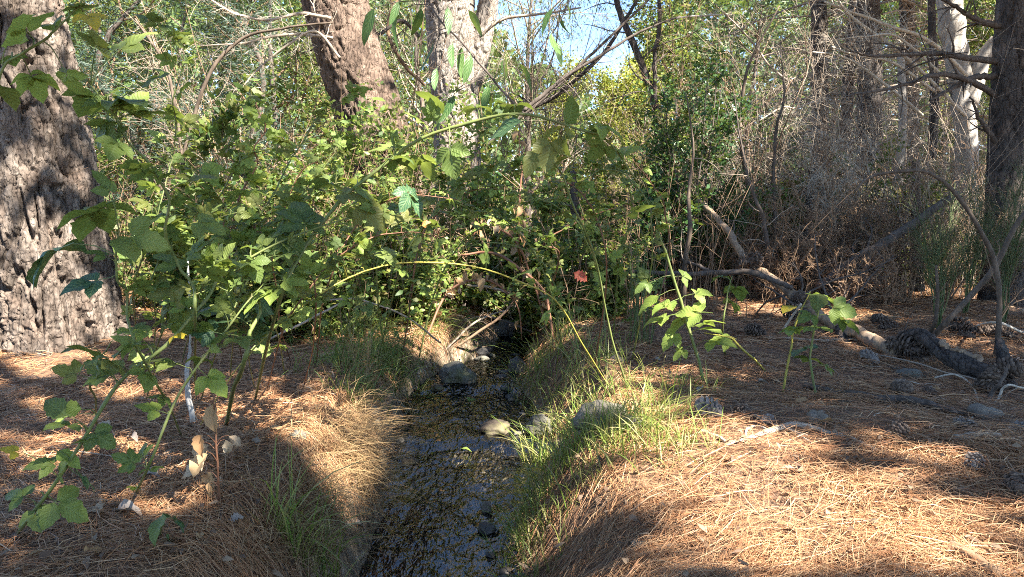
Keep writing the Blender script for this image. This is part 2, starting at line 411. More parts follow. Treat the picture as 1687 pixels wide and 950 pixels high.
M['bark_dark'] = barkmat('dark_pine_bark', (0.035, 0.03, 0.028), (0.075, 0.062, 0.055), (0.14, 0.12, 0.105))
M['bark_brown'] = barkmat('brown_pine_bark', (0.04, 0.028, 0.022), (0.10, 0.07, 0.053), (0.22, 0.165, 0.13))
M['bark_pale'] = barkmat('pale_bark', (0.10, 0.085, 0.07), (0.25, 0.22, 0.19), (0.42, 0.38, 0.33))
M['dead_white'] = woodmat('bleached_wood', [(0.17, 0.15, 0.13), (0.33, 0.30, 0.265), (0.46, 0.43, 0.385)], 14, 0.85, 0.5, (1, 1, 0.12))
M['cone'] = woodmat('pine_cone', [(0.045, 0.032, 0.025), (0.11, 0.078, 0.058), (0.24, 0.185, 0.145)], 90, 0.7, 0.3, (1, 1, 1), isl=True)
M['cone_grey'] = woodmat('weathered_cone', [(0.09, 0.075, 0.065), (0.20, 0.17, 0.15), (0.30, 0.27, 0.245)], 90, 0.8, 0.3, (1, 1, 1), isl=True)
M['stem_brown'] = woodmat('brown_stem', [(0.05, 0.037, 0.028), (0.10, 0.075, 0.055), (0.17, 0.13, 0.10)], 26, 0.8, 0.5)
M['dead_brush'] = woodmat('rusty_twigs', [(0.22, 0.13, 0.08), (0.34, 0.22, 0.14), (0.44, 0.32, 0.21)], 30, 0.85, 0.2, isl=True)

# ================================================================== ground, stream bed, water
def axis(lo, hi, fine_lo, fine_hi, step, growth=1.12):
    a = list(np.arange(fine_lo, fine_hi, step)); s = step
    while a[-1] < hi: s *= growth; a.append(min(hi, a[-1] + s))
    b = []; s = step; v = fine_lo
    while v > lo: s *= growth; v = max(lo, v - s); b.append(v)
    return np.array(b[::-1] + a)
gx = axis(-170, 170, -2.0, 2.4, 0.03); gy = axis(-60, 260, 1.4, 7.5, 0.04)
XX, YY = np.meshgrid(gx, gy)
ZZ = H(XX, YY)
dch, _ = chan(XX, YY)
wet = (1 - sstep(-0.02, 0.16, dch)) * (1 - sstep(11, 14, YY))
idx = np.arange(XX.size).reshape(XX.shape)
gm, nt, out = newmat('forest_floor')
at = nd(nt, 'ShaderNodeAttribute', attribute_name='luv')
sx = nd(nt, 'ShaderNodeSeparateXYZ'); nt.links.new(at.outputs['Vector'], sx.inputs[0])
n1 = noise(nt, 3.2, 6, 0.65); n2 = noise(nt, 38, 6, 0.7); n3 = noise(nt, 0.5, 3, 0.5)
soil = ramp(nt, n2, [(0.3, (0.07, 0.038, 0.022)), (0.5, (0.16, 0.085, 0.045)), (0.68, (0.28, 0.165, 0.09)), (0.8, (0.36, 0.24, 0.14))])
soil = mixc(nt, soil, (0.10, 0.062, 0.045), ramp(nt, n1, [(0.48, (0, 0, 0)), (0.7, (0.75, 0.75, 0.75))]))
soil = mixc(nt, soil, (0.12, 0.13, 0.05), ramp(nt, n3, [(0.55, (0, 0, 0)), (0.75, (0.35, 0.35, 0.35))]))
vo = nd(nt, 'ShaderNodeTexVoronoi', Scale=34.0)
tc = nd(nt, 'ShaderNodeTexCoord'); nt.links.new(tc.outputs['Object'], vo.inputs['Vector'])
sp_ = nd(nt, 'ShaderNodeSeparateColor'); nt.links.new(vo.outputs['Color'], sp_.inputs[0])
grav = ramp(nt, sp_.outputs[0], [(0.0, (0.09, 0.07, 0.045)), (0.5, (0.20, 0.155, 0.10)), (0.8, (0.33, 0.27, 0.18)), (1.0, (0.46, 0.40, 0.31))])
grav = mixc(nt, grav, (0.09, 0.075, 0.05), ramp(nt, n1, [(0.42, (0, 0, 0)), (0.65, (0.8, 0.8, 0.8))]))
bs = nd(nt, 'ShaderNodeBsdfPrincipled', Roughness=0.9)
nt.links.new(mixc(nt, soil, grav, sx.outputs['X']), bs.inputs['Base Color'])
nt.links.new(bump(nt, n2, 1.0, 0.02), bs.inputs['Normal'])
nt.links.new(bs.outputs[0], out.inputs['Surface'])
mb = MB().add(np.stack([XX, YY, ZZ], -1), np.stack([idx[:-1, :-1], idx[:-1, 1:], idx[1:, 1:], idx[1:, :-1]], -1).reshape(-1, 4),
              U=np.stack([wet, wet], -1))
tag(obj('ground', mb.mesh('ground', gm)), kind='structure')

wy = np.concatenate([np.arange(0.6, 6, 0.018), np.arange(6, 13.2, 0.05)])
wk = np.linspace(-1, 1, 46)
WY = np.repeat(wy[:, None], 46, 1); WX = scx(wy)[:, None] + wk[None] * (shw(wy)[:, None] + 0.10)
rip = 0.012 * vnoise(WX * 6, WY * 3.2, 0, 21) + 0.008 * vnoise(WX * 15, WY * 8, 0, 22) + 0.003 * vnoise(WX * 34, WY * 22, 0, 23)
WZ = zw(WY) + rip * np.clip(1.15 - np.abs(wk)[None]**4, 0, 1)
wi = np.arange(WX.size).reshape(WX.shape)
wm, nt, out = newmat('stream_water')
n1 = noise(nt, 16, 2, 0.5, (1.8, 0.75, 1)); n2 = noise(nt, 46, 2, 0.5, (1.6, 0.7, 1)); n4 = noise(nt, 3.2, 2, 0.5, (1.4, 0.7, 1))
ad = nd(nt, 'ShaderNodeMath', operation='MULTIPLY_ADD'); nt.links.new(n2, ad.inputs[0]); ad.inputs[1].default_value = 0.16; nt.links.new(n1, ad.inputs[2])
mm = nd(nt, 'ShaderNodeMath', operation='MULTIPLY'); nt.links.new(ad.outputs[0], mm.inputs[0]); nt.links.new(ramp(nt, n4, [(0.32, (0.45, 0.45, 0.45)), (0.62, (1, 1, 1))]), mm.inputs[1])
nb = bump(nt, mm.outputs[0], 1.0, 0.032)
fr = nd(nt, 'ShaderNodeFresnel', IOR=2.0); nt.links.new(nb, fr.inputs['Normal'])
gl = nd(nt, 'ShaderNodeBsdfGlossy', Roughness=0.03); nt.links.new(nb, gl.inputs['Normal'])
tp = nd(nt, 'ShaderNodeBsdfTransparent'); tp.inputs['Color'].default_value = (0.55, 0.54, 0.50, 1)
mx = nd(nt, 'ShaderNodeMixShader'); nt.links.new(fr.outputs[0], mx.inputs[0])
nt.links.new(tp.outputs[0], mx.inputs[1]); nt.links.new(gl.outputs[0], mx.inputs[2])
nt.links.new(mx.outputs[0], out.inputs['Surface'])
mb = MB().add(np.stack([WX, WY, WZ], -1), np.stack([wi[:-1, :-1], wi[:-1, 1:], wi[1:, 1:], wi[1:, :-1]], -1).reshape(-1, 4))
tag(obj('stream_water', mb.mesh('stream_water', wm)), kind='structure')

# ------------------------------------------------------------------ stones
def ico(sub):
    t = (1 + 5**0.5) / 2
    v = [(-1, t, 0), (1, t, 0), (-1, -t, 0), (1, -t, 0), (0, -1, t), (0, 1, t), (0, -1, -t), (0, 1, -t), (t, 0, -1), (t, 0, 1), (-t, 0, -1), (-t, 0, 1)]
    f = [(0, 11, 5), (0, 5, 1), (0, 1, 7), (0, 7, 10), (0, 10, 11), (1, 5, 9), (5, 11, 4), (11, 10, 2), (10, 7, 6), (7, 1, 8),
         (3, 9, 4), (3, 4, 2), (3, 2, 6), (3, 6, 8), (3, 8, 9), (4, 9, 5), (2, 4, 11), (6, 2, 10), (8, 6, 7), (9, 8, 1)]
    v = [list(np.array(a) / np.linalg.norm(a)) for a in v]
    for _ in range(sub):
        c = {}; nf = []
        def mid(a, b):
            k = (min(a, b), max(a, b))
            if k not in c:
                m = np.array(v[a]) + np.array(v[b]); v.append(list(m / np.linalg.norm(m))); c[k] = len(v) - 1
            return c[k]
        for a, b, d in f:
            x, y, z = mid(a, b), mid(b, d), mid(d, a); nf += [(a, x, z), (b, y, x), (d, z, y), (x, y, z)]
        f = nf
    return np.array(v), np.array(f)
ICO = {k: ico(k) for k in (0, 3)}
def rockmat(name, a, b, c, moss=0.0):
    m, nt, out = newmat(name)
    n1 = noise(nt, 16, 6, 0.65); n2 = noise(nt, 110, 4, 0.7); n3 = noise(nt, 7, 4, 0.6)
    col = mixc(nt, ramp(nt, n1, [(0.3, a), (0.52, b), (0.72, c)]), ramp(nt, n2, [(0.35, a), (0.65, c)]), 0.35)
    if moss: col = mixc(nt, col, (0.10, 0.10, 0.035), ramp(nt, n3, [(0.45, (0, 0, 0)), (0.62, (moss,) * 3)]))
    bs = nd(nt, 'ShaderNodeBsdfPrincipled', Roughness=0.75)
    nt.links.new(col, bs.inputs['Base Color']); nt.links.new(bump(nt, n2, 0.5, 0.006), bs.inputs['Normal'])
    nt.links.new(bs.outputs[0], out.inputs['Surface']); return m
M['rock'] = rockmat('grey_stone', (0.05, 0.046, 0.038), (0.105, 0.097, 0.082), (0.18, 0.168, 0.145), 0.3)
M['rock_moss'] = rockmat('mossy_stone', (0.07, 0.06, 0.045), (0.14, 0.125, 0.10), (0.24, 0.22, 0.19), 0.8)
M['rock_wet'] = rockmat('wet_dark_stone', (0.03, 0.027, 0.025), (0.06, 0.055, 0.05), (0.11, 0.10, 0.09))
M['rock_brown'] = rockmat('brown_stone', (0.035, 0.025, 0.018), (0.075, 0.055, 0.038), (0.12, 0.09, 0.065), 0.4)
M['rock_pale'] = rockmat('pale_stone', (0.075, 0.06, 0.045), (0.14, 0.115, 0.09), (0.23, 0.20, 0.16))
def stone(px, py, wpx, hpx, mat, label, seed, deep=1.0, water=False, group=None, rot=0.0):
    c = gp(px, py + hpx * 0.4)
    if water:
        y = 3.0; r = ray(px, py + hpx * .4)
        for _ in range(40): y = (CAM_H - float(zw(y))) / (-r[2] / r[1])
        c = P(px, py + hpx * .4, y)
    s = c[1] / F; a = wpx * s / 2; h = hpx * s
    v, f = ICO[3]
    n = 0.95 + 0.30 * fbm(v[:, 0] * 1.3 + seed, v[:, 1] * 1.3, v[:, 2] * 1.3, seed, 2) - 0.16 * np.abs(vnoise(v[:, 0] * 2.1, v[:, 1] * 2.1, v[:, 2] * 2.1, seed + 3)) + 0.06 * fbm(v[:, 0] * 5, v[:, 1] * 5, v[:, 2] * 5, seed + 7, 2)
    w = v * n[:, None]
    w = np.stack([w[:, 0] * a, w[:, 1] * a * deep, np.sign(w[:, 2]) * np.abs(w[:, 2])**0.85 * h * 0.62], -1)
    cr, sr = math.cos(rot), math.sin(rot)
    w = np.stack([w[:, 0] * cr - w[:, 2] * sr, w[:, 1], w[:, 0] * sr + w[:, 2] * cr], -1)
    o = obj('stone', MB().add(w, T=f).mesh('stone', M[mat]), None, (c[0], c[1] + a * deep * 0.6, c[2] + h * (0.24 if water else 0.10)))
    return tag(o, label, 'stone', group)
G = 'stones in and beside the stream'
stone(829, 541, 42, 26, 'rock_wet', 'rounded dark wet stone midstream at the far end of the stream', 1, 0.8, True, G)
stone(852, 603, 36, 30, 'rock_wet', 'small dark stone against the right edge of the narrow channel', 2, 0.9, True, G)
stone(752, 616, 72, 36, 'rock_moss', 'mossy grey boulder beside the sunlit sand spit in the stream', 3, 0.8, True, G, -0.15)
stone(604, 683, 52, 40, 'rock', 'grey rounded stone at the left water edge under the grass', 4, 0.8, False, G)
stone(659, 727, 16, 12, 'rock_pale', 'tiny pale pebble at the left water edge', 5, 1, True, G)
stone(640, 742, 22, 14, 'rock', 'small grey pebble beside the tiny pale pebble', 6, 1, True, G)
stone(889, 700, 50, 36, 'rock', 'pointed grey stone at the right water edge beside the needle drift', 7, 0.8, True, G, 0.35)
stone(990, 684, 92, 52, 'rock_moss', 'large flat pale boulder behind the bright green grass', 8, 0.7, False, G, 0.1)
stone(1040, 700, 60, 34, 'rock', 'grey boulder half hidden by sunlit grass blades', 16, 0.8, False, G)
stone(818, 704, 60, 24, 'rock_brown', 'brown rock in the stream with needles lying on it', 9, 0.8, True, G)
stone(801, 834, 16, 24, 'rock_pale', 'small whitish stone standing at the right water edge', 10, 0.6, True, G)
stone(700, 560, 40, 22, 'rock_wet', 'dark stone under the dead twigs across the stream', 11, 0.9, True, G)
stone(792, 580, 40, 14, 'rock_wet', 'low dark stone below the twig jam', 17, 0.9, True, G)
stone(1017, 592, 30, 18, 'rock_pale', 'small pale stone on the shaded ground right of the grass', 12, 0.8, False, G)
G2 = 'stones on the needle floor'
stone(1350, 684, 42, 34, 'rock_pale', 'pale buried stone beside the small opened cone', 13, 0.8, False, G2)
stone(1632, 678, 66, 26, 'rock_pale', 'pale beige stone below the rotten end of the log', 14, 0.7, False, G2, -0.3)
stone(1500, 614, 46, 18, 'rock', 'grey flat stone just in front of the fallen log', 15, 0.7, False, G2)
stone(1395, 663, 30, 12, 'rock_brown', 'brown flat stone near the dark stick', 18, 0.7, False, G2)
stone(490, 715, 34, 16, 'rock', 'grey stone on top of the left bank', 19, 0.7, False, G2)
stone(470, 690, 26, 12, 'rock_pale', 'pale stone lying in the needles above the grey stone', 20, 0.7, False, G2)
stone(1050, 896, 26, 14, 'rock', 'grey chip of stone in the shaded needles by the grass', 21, 0.7, False, G2)

# loose gravel on the stream bed: nobody could count it
rng = np.random.default_rng(4)
n = 2600
y = 1.9 + 6.0 * rng.random(n)**1.5; x = scx(y) + rng.uniform(-1.05, 1.05, n) * shw(y)
s = rng.uniform(0.006, 0.022, n) * (1 + 0.8 * (rng.random(n) > 0.93))
v, f = ICO[0]
vv = v[None] * (1 + 0.25 * rng.normal(size=(n, len(v), 1)))
vv = vv * s[:, None, None] * np.stack([rng.uniform(0.8, 1.4, n), rng.uniform(0.8, 1.4, n), rng.uniform(0.45, 0.8, n)], -1)[:, None]
vv = vv + np.stack([x, y, H(x, y) + s * 0.2], -1)[:, None]
gmat, nt, out = newmat('gravel_stones')
bs = nd(nt, 'ShaderNodeBsdfPrincipled', Roughness=0.6)
nt.links.new(ramp(nt, nd(nt, 'ShaderNodeNewGeometry').outputs['Random Per Island'],
                  [(0, (0.07, 0.055, 0.04)), (0.4, (0.13, 0.105, 0.075)), (0.75, (0.21, 0.175, 0.13)), (1, (0.36, 0.32, 0.26))]), bs.inputs['Base Color'])
nt.links.new(bs.outputs[0], out.inputs['Surface'])
tag(obj('gravel', MB().add(vv, T=(f[None] + np.arange(n)[:, None, None] * len(v))).mesh('gravel', gmat)), kind='stuff')

# ------------------------------------------------------------------ fallen pine needles (ribbons that follow the ground)
def needle_carpet(x, y, yaw, L, W, lift, rng, rise=0.012, seg=3):
    t = np.linspace(-0.5, 0.5, seg)
    c = rng.normal(0, 0.35, len(x))                   # bend
    ang = yaw[:, None] + c[:, None] * t[None]
    px = x[:, None] + np.cos(ang) * t[None] * L[:, None]; py = y[:, None] + np.sin(ang) * t[None] * L[:, None]
    pz = H(px, py) + lift[:, None] + (rng.uniform(-1, 1, (len(x), 1)) * t[None] * 2 + rng.uniform(-0.3, 1, (len(x), 1)) * (1 - 4 * t[None]**2)) * rise
    C = np.stack([px, py, pz], -1)
    sd = np.stack([-np.sin(ang), np.cos(ang), rng.normal(0, 0.5, (len(x), 1)) + 0 * t[None]], -1)
    w = W[:, None, None] * 0.5 * np.array([0.7] + [1.0] * (seg - 2) + [0.35])[None, :, None]
    V = np.stack([C + sd * w, C - sd * w], 2).reshape(len(x), seg * 2, 3)
    b = np.arange(len(x))[:, None, None] * (seg * 2)
    q = np.array([[2 * k, 2 * k + 2, 2 * k + 3, 2 * k + 1] for k in range(seg - 1)])[None]
    return V.reshape(-1, 3), (b + q).reshape(-1, 4)
rng = np.random.default_rng(21)
n = 240000
r = 1.55 * (11.0 / 1.55)**(rng.random(n)**1.12); th = np.radians(rng.uniform(-40, 40, n))
x = r * np.sin(th); y = r * np.cos(th)
d, dx = chan(x, y)
keep = (d > rng.uniform(-0.02, 0.10, n)) & ~((dx > 0) & (d < 0.35) & (rng.random(n) < 0.5))
keep &= rng.random(n) < np.clip(0.80 + 0.75 * vnoise(x * 1.7, y * 1.7, 0, 31) + 0.5 * vnoise(x * 5.5, y * 5.5, 0, 32), 0.25, 1)
x, y, r, d, dx = x[keep], y[keep], r[keep], d[keep], dx[keep]; n = len(x)
flow = 1.6 * fbm(x * 0.8, y * 0.8, 0, 33, 2)
yaw = np.where(rng.random(n) < 0.42, flow + rng.normal(0, 0.7, n), rng.uniform(0, np.pi, n))
edge = (d < 0.30) & (dx < 0)
yaw = np.where(edge & (rng.random(n) < .6), rng.normal(0, 0.6, n), yaw)
L = rng.uniform(0.07, 0.17, n); W = 0.00115 * rng.uniform(0.8, 1.3, n) + 0.00052 * np.maximum(r - 1.6, 0)
lift = 0.003 + 0.030 * rng.random(n)**1.6
V, Q = needle_carpet(x, y, yaw, L, W, lift, rng)
tag(obj('pine_needles', MB().add(V, Q).mesh('pine_needles', M['needle'])), kind='stuff')

# ------------------------------------------------------------------ grass blades
def blades(base, L, W, rng, lean, spread=0.35, droop=1.0, seg=6):
    n = len(base)
    t = np.linspace(0, 1, seg)
    d0 = nrm(np.array([0, 0, 1.0]) + lean + rng.normal(size=(n, 3)) * spread * np.array([1, 1, 0.2]))
    out_ = nrm(np.stack([d0[:, 0], d0[:, 1], np.zeros(n)], -1) + rng.normal(size=(n, 3)) * np.array([0.2, 0.2, 0]))
    dr = droop * rng.uniform(0.2, 1.0, n)
    C = base[:, None] + d0[:, None] * (L[:, None] * t)[..., None] + (out_ * (dr * L)[:, None] * 0.45)[:, None] * (t**2)[None, :, None] \
        - np.array([0, 0, 1.0]) * ((dr * L * 0.55)[:, None] * t**2.4)[..., None]
    sd = nrm(np.cross(out_, np.array([0, 0, 1.0])) + rng.normal(size=(n, 3)) * 0.4)
    w = W[:, None] * 0.5 * np.array([0.75, 1, 0.95, 0.8, 0.5, 0.06])[None]
    V = np.stack([C + sd[:, None] * w[..., None], C - sd[:, None] * w[..., None]], 2).reshape(-1, 3)
    q = np.array([[2 * k, 2 * k + 2, 2 * k + 3, 2 * k + 1] for k in range(seg - 1)])
    return V, (np.arange(n)[:, None, None] * (2 * seg) + q[None]).reshape(-1, 4)
def grass_tuft_pts(px, py, n, rad, rng):
    c = gp(px, py)
    a = rng.uniform(0, 2 * np.pi, n); rr = rad * np.sqrt(rng.random(n))
    x, y = c[0] + rr * np.cos(a), c[1] + rr * np.sin(a)
    return np.stack([x, y, H(x, y) - 0.005], -1)
def grass(name, tufts, mat, seed, kind=None, label=None, cat=None, lean=(0, 0, 0), droop=1.0, width=0.0045, spread=0.35):
    rng = np.random.default_rng(seed); mb = MB()
    for px, py, n, rad, Lm in tufts:
        n = int(n * (0.85 if mat == 'grass' else 1.25)); b = grass_tuft_pts(px, py, n, rad, rng)
        V, Q = blades(b, Lm * (1.35 if mat == 'grass' else 1.2) * rng.uniform(0.45, 1.15, n), width * rng.uniform(0.6, 1.25, n), rng, np.array(lean), spread, droop)
        mb.add(V, Q)
    o = obj(name, mb.mesh(name, M[mat]))
    return tag(o, label, cat, None, kind)
rb = [(845, 900, 60, .10, .18), (870, 860, 70, .10, .20), (885, 830, 80, .10, .20), (905, 800, 90, .10, .20), (900, 770, 80, .09, .18), (930, 765, 90, .12, .18),
      (945, 735, 90, .12, .20), (915, 730, 60, .09, .18), (985, 725, 110, .14, .20), (1030, 725, 110, .14, .22), (1070, 715, 90, .14, .20), (1100, 735, 60, .12, .16),
      (960, 700, 80, .14, .20), (1050, 690, 90, .16, .22), (1095, 690, 60, .16, .18), (860, 930, 60, .09, .16), (890, 945, 50, .10, .14), (1140, 740, 25, .10, .14),
      (930, 690, 60, .14, .20), (905, 672, 60, .14, .2), (880, 655, 60, .14, .22), (1000, 655, 60, .16, .22), (1060, 650, 60, .18, .2), (880, 880, 60, .1, .18), (925, 830, 40, .1, .15),
      (1010, 745, 70, .14, .16), (1065, 750, 60, .14, .15), (975, 775, 50, .13, .14), (1120, 760, 25, .12, .12), (955, 810, 25, .1, .12)]
grass('grass', rb, 'grass', 51, 'stuff')
rb2 = [(875, 630, 70, .18, .26), (890, 605, 80, .2, .28), (905, 585, 80, .2, .30), (930, 600, 80, .22, .30), (960, 615, 70, .22, .28), (985, 600, 50, .2, .28), (920, 560, 60, .25, .32),
       (1150, 645, 25, .12, .14), (1085, 625, 20, .15, .14), (1120, 660, 20, .14, .1), (960, 640, 60, .2, .22)]
grass('grass.001', rb2, 'grass', 52, 'stuff', spread=0.4)
lb = [(560, 600, 90, .18, .34), (590, 590, 110, .18, .36), (620, 590, 110, .18, .34), (650, 590, 90, .16, .30), (600, 640, 90, .14, .26), (640, 630, 90, .12, .26), (575, 650, 60, .12, .22),
      (660, 610, 60, .12, .26), (690, 575, 60, .16, .26), (560, 560, 70, .2, .34), (615, 555, 70, .22, .34), (530, 610, 40, .18, .28), (745, 560, 50, .16, .34), (715, 555, 40, .16, .3)]
grass('grass.002', lb, 'grass_dull', 53, 'stuff', lean=(0.25, -0.25, 0), droop=1.2)
# straw thatch hanging over the left bank
th_ = [(544, 690, 190, .14, 0.30), (584, 690, 190, .12, 0.30), (604, 725, 170, .08, 0.29), (574, 760, 150, .08, 0.26), (529, 840, 140, .08, 0.24), (504, 880, 120, .08, 0.22), (594, 800, 110, .06, 0.22), (569, 700, 130, .10, 0.19), (589, 715, 130, .09, 0.19), (599, 740, 130, .08, 0.18), (589, 765, 120, .08, 0.17), (554, 750, 130, .10, 0.19), (524, 770, 120, .10, 0.19),
       (504, 810, 110, .09, 0.17), (539, 800, 110, .08, 0.17), (484, 840, 100, .08, 0.15), (514, 715, 90, .10, 0.19), (464, 880, 90, .08, 0.14), (434, 920, 80, .08, 0.14)]
grass('dry_grass', th_, 'straw', 54, 'stuff', lean=(0.55, -0.5, -0.35), droop=1.1, width=0.0022, spread=0.85)
grass('grass_clump', [(480, 905, 34, .05, .30), (500, 925, 34, .05, .30), (455, 880, 24, .05, .28), (520, 940, 26, .05, .27), (545, 945, 20, .05, .24)], 'grass', 55, None,
      'clump of long bright green grass blades on the left bank by the water', 'grass clump', lean=(0.12, -0.05, 0), droop=0.9, width=0.0055, spread=0.30)
grass('grass_clump.001', [(880, 770, 26, .05, .30), (905, 765, 22, .05, .28)], 'grass', 56, None,
      'tuft of tall green blades leaning out over the right water edge', 'grass clump', lean=(-0.3, -0.1, 0), droop=0.8, width=0.006, spread=0.3)
grass('grass_clump.002', [(605, 640, 26, .07, .42), (585, 620, 22, .06, .42)], 'straw', 57, None,
      'tall pale dry grass stalks rising from the left bank', 'grass clump', droop=0.4, width=0.0035, spread=0.12)
grass('reed_clump', [(1050, 570, 16, .08, .62), (1062, 566, 14, .08, .6)], 'broom', 58, None,
      'cluster of thin upright green stems left of the sunlit bramble seedling', 'reeds', droop=0.12, width=0.009, spread=0.07)

# ================================================================== big trunks
def trunk(pts, rad, nth, nz, cells, depth, seed, flare=0.0):
    """bark plates: raised cells with real furrows between them; returns V, Q, U (U.x = plate tint)"""
    C = spline(pts, nz); rr = np.interp(np.linspace(0, 1, nz), np.linspace(0, 1, len(rad)), rad)
    seg = np.r_[0, np.cumsum(np.linalg.norm(np.diff(C, axis=0), axis=1))]
    th = np.arange(nth) * 2 * np.pi / nth
    S, TH = np.meshgrid(seg, th, indexing='ij'); RR = np.repeat(rr[:, None], nth, 1)
    R0 = rr.mean(); circ = 2 * np.pi * R0; A = TH / (2 * np.pi) * circ
    cw, ch, amp = cells[0]
    c_, s_ = np.cos(TH) * R0, np.sin(TH) * R0
    wz = S + 0.30 * ch * vnoise(c_ / cw * .8, s_ / cw * .8, S / ch * .9, seed + 1)
    wa = 0.45 * vnoise(c_ / cw * .5, s_ / cw * .5, S / ch * 1.3, seed + 2)
    jag = 0.07 * vnoise(c_ / cw * 5, s_ / cw * 5, S / ch * 9, seed + 3)
    n1 = np.abs(vnoise(c_ / cw + wa, s_ / cw + wa, wz / ch, seed + 4) + jag)           # long braided furrows
    n2 = np.abs(vnoise(c_ / cw * 2.1 + wa, s_ / cw * 2.1, wz / ch * 2.3, seed + 5) + jag * 1.4)   # cracks across the plates
    fl = vnoise(c_ / cw * 2.6 + wa, s_ / cw * 2.6, wz / ch * 4.5, seed + 6) + jag * 1.5
    st = np.floor(fl * 3.5) / 3.5                                                       # flakes lie in steps
    disp = amp * (sstep(0.02, 0.15, n1) - 0.85) + amp * 0.40 * (sstep(0.0, 0.09, n2) - 0.85) + amp * 0.32 * st
    disp += depth * 0.5 * vnoise(c_ / cw * 9, s_ / cw * 9, S / ch * 24, seed + 9)
    tint = np.clip(0.5 + 0.6 * st + 0.5 * vnoise(c_ / cw * .7, s_ / cw * .7, S / ch * .7, seed + 8), 0, 1)
    r = RR + disp + 0.04 * R0 * vnoise(np.cos(TH) * 1.2, np.sin(TH) * 1.2, S * 0.8, seed + 2)
    if flare: r = r + flare * np.exp(-S / 0.28) * (1 + 0.5 * np.sin(TH * 5 + seed))
    T = nrm(np.gradient(C, axis=0)); X = nrm(np.cross(T, [0, 1.0, 0.02])); Y = np.cross(X, T)
    V = C[:, None] + r[..., None] * (np.cos(TH)[..., None] * X[:, None] - np.sin(TH)[..., None] * Y[:, None])
    i = np.arange(nz * nth).reshape(nz, nth); j = (np.arange(nth) + 1) % nth
    Q = np.stack([i[:-1], i[:-1][:, j], i[1:][:, j], i[1:]], -1).reshape(-1, 4)
    return V.reshape(-1, 3), Q, np.stack([tint, tint], -1).reshape(-1, 2)
def needle_crown(centers, rng, n_each, rad, L=0.30, W=0.05):
    N = len(centers)
    b = np.repeat(centers, n_each, 0) + rng.normal(size=(N * n_each, 3)) * rad
    return diamonds(b, rvec(len(b), rng) + np.array([0, 0, 0.3]), L * rng.uniform(0.6, 1.2, len(b)), W, rng)

# ------------------------------------------------------------------ the large trees
def pine_trunk(root, name, pix, d, wpx, mat, seed, nth=120, nz=220, cell=(0.11, 0.34), amp=0.03, top=12.0, flare=0.05, zmax=3.6):
    """pix: pixel points (base first) at distance d; the trunk goes on above the frame"""
    pts = [P(a, b, d) for a, b in pix]
    pts[0][2] = float(H(pts[0][0], pts[0][1])) - 0.15
    dirn = nrm(pts[-1] - pts[-2])
    if pts[-1][2] < zmax: pts.append(pts[-1] + dirn * (zmax - pts[-1][2]) / max(dirn[2], .3))
    r = np.array(wpx) / 2 * d / F
    rad = np.interp(np.linspace(0, 1, len(pts)), np.linspace(0, 1, len(r)), r)
    V, Q, U = trunk(pts, rad, nth, nz, [(cell[0], cell[1], amp)], amp * 0.35, seed, flare)
    mb = MB().add(V, Q, U=U)
    e = pts[-1]; dn = nrm(dirn * np.array([0.4, 0.4, 1]))
    up = [e - dirn * 0.1, e + dn * 2, e + dn * 5, e + dn * (top - e[2])]
    V, Q, U = trunk(up, [rad[-1], rad[-1] * .9, rad[-1] * .7, rad[-1] * .3], 26, 36, [(0.12, 0.36, 0.02)], 0.01, seed + 40)
    mb.add(V, Q, U=U)
    part(name, mb, M[mat], root)
    return spline(up, 12), np.linspace(rad[-1], rad[-1] * .3, 12)
def limb_tubes(mb, start, end, r, rng, sag=0.25, K=9):
    t = np.linspace(0, 1, K)[:, None]
    p = start + (end - start) * t + np.array([0, 0, 1.0]) * (t * (1 - t)) * sag * np.linalg.norm(end - start) + np.cumsum(rng.normal(size=(K, 3)) * 0.02, 0)
    V, Q, _ = tubes(p, np.linspace(r, r * .25, K), 6); mb.add(V, Q); return p
TREES = []                                          # (root, axis curve above the frame): receive the high crown
rng = np.random.default_rng(77)
def big_tree(pix, d, w, mat, seed, label, name='pine_tree', cat='tree', group=None, **kw):
    b = P(*pix[0], d); root = empty(name, on_ground(b[0], d), label, cat, group)
    ax = pine_trunk(root, 'trunk', pix, d, w, mat, seed, **kw); TREES.append((root, ax)); return root
t1 = big_tree([(88, 566), (80, 480), (52, 300), (22, 130), (-4, 0)], 5.5, [200, 194, 180, 172, 164], 'bark', 3,
              'huge pine trunk with deep furrowed bark standing at the left edge', nth=300, nz=380, cell=(0.085, 0.40), amp=0.060, flare=0.09)
t2 = big_tree([(668, 480), (645, 330), (606, 180), (576, 90), (552, 0)], 9.0, [116, 112, 104, 100, 104], 'bark_brown', 4,
              'thick leaning brown pine trunk left of the pale trunk', nth=150, nz=240, cell=(0.085, 0.26), amp=0.032)
t3 = big_tree([(758, 440), (755, 330), (752, 190), (745, 90), (740, 0)], 11.0, [84, 78, 74, 76, 80], 'bark_pale', 5,
              'pale forked trunk in the middle standing behind the arching cane', nth=130, nz=200, cell=(0.09, 0.24), amp=0.024)
mbf = MB(); f0 = P(765, 170, 11.0); f1 = P(800, 30, 11.0); f2 = P(812, -60, 11.0)
V, Q, U = trunk([f0, (f0 + f1) / 2 + [0.04, 0, 0], f1, f2], [.17, .15, .14, .12], 60, 120, [(0.09, 0.22, 0.02)], 0.008, 8); mbf.add(V, Q, U=U)
part('fork', mbf, M['bark_pale'], t3)
RP = 'dark pines in the thicket on the right'
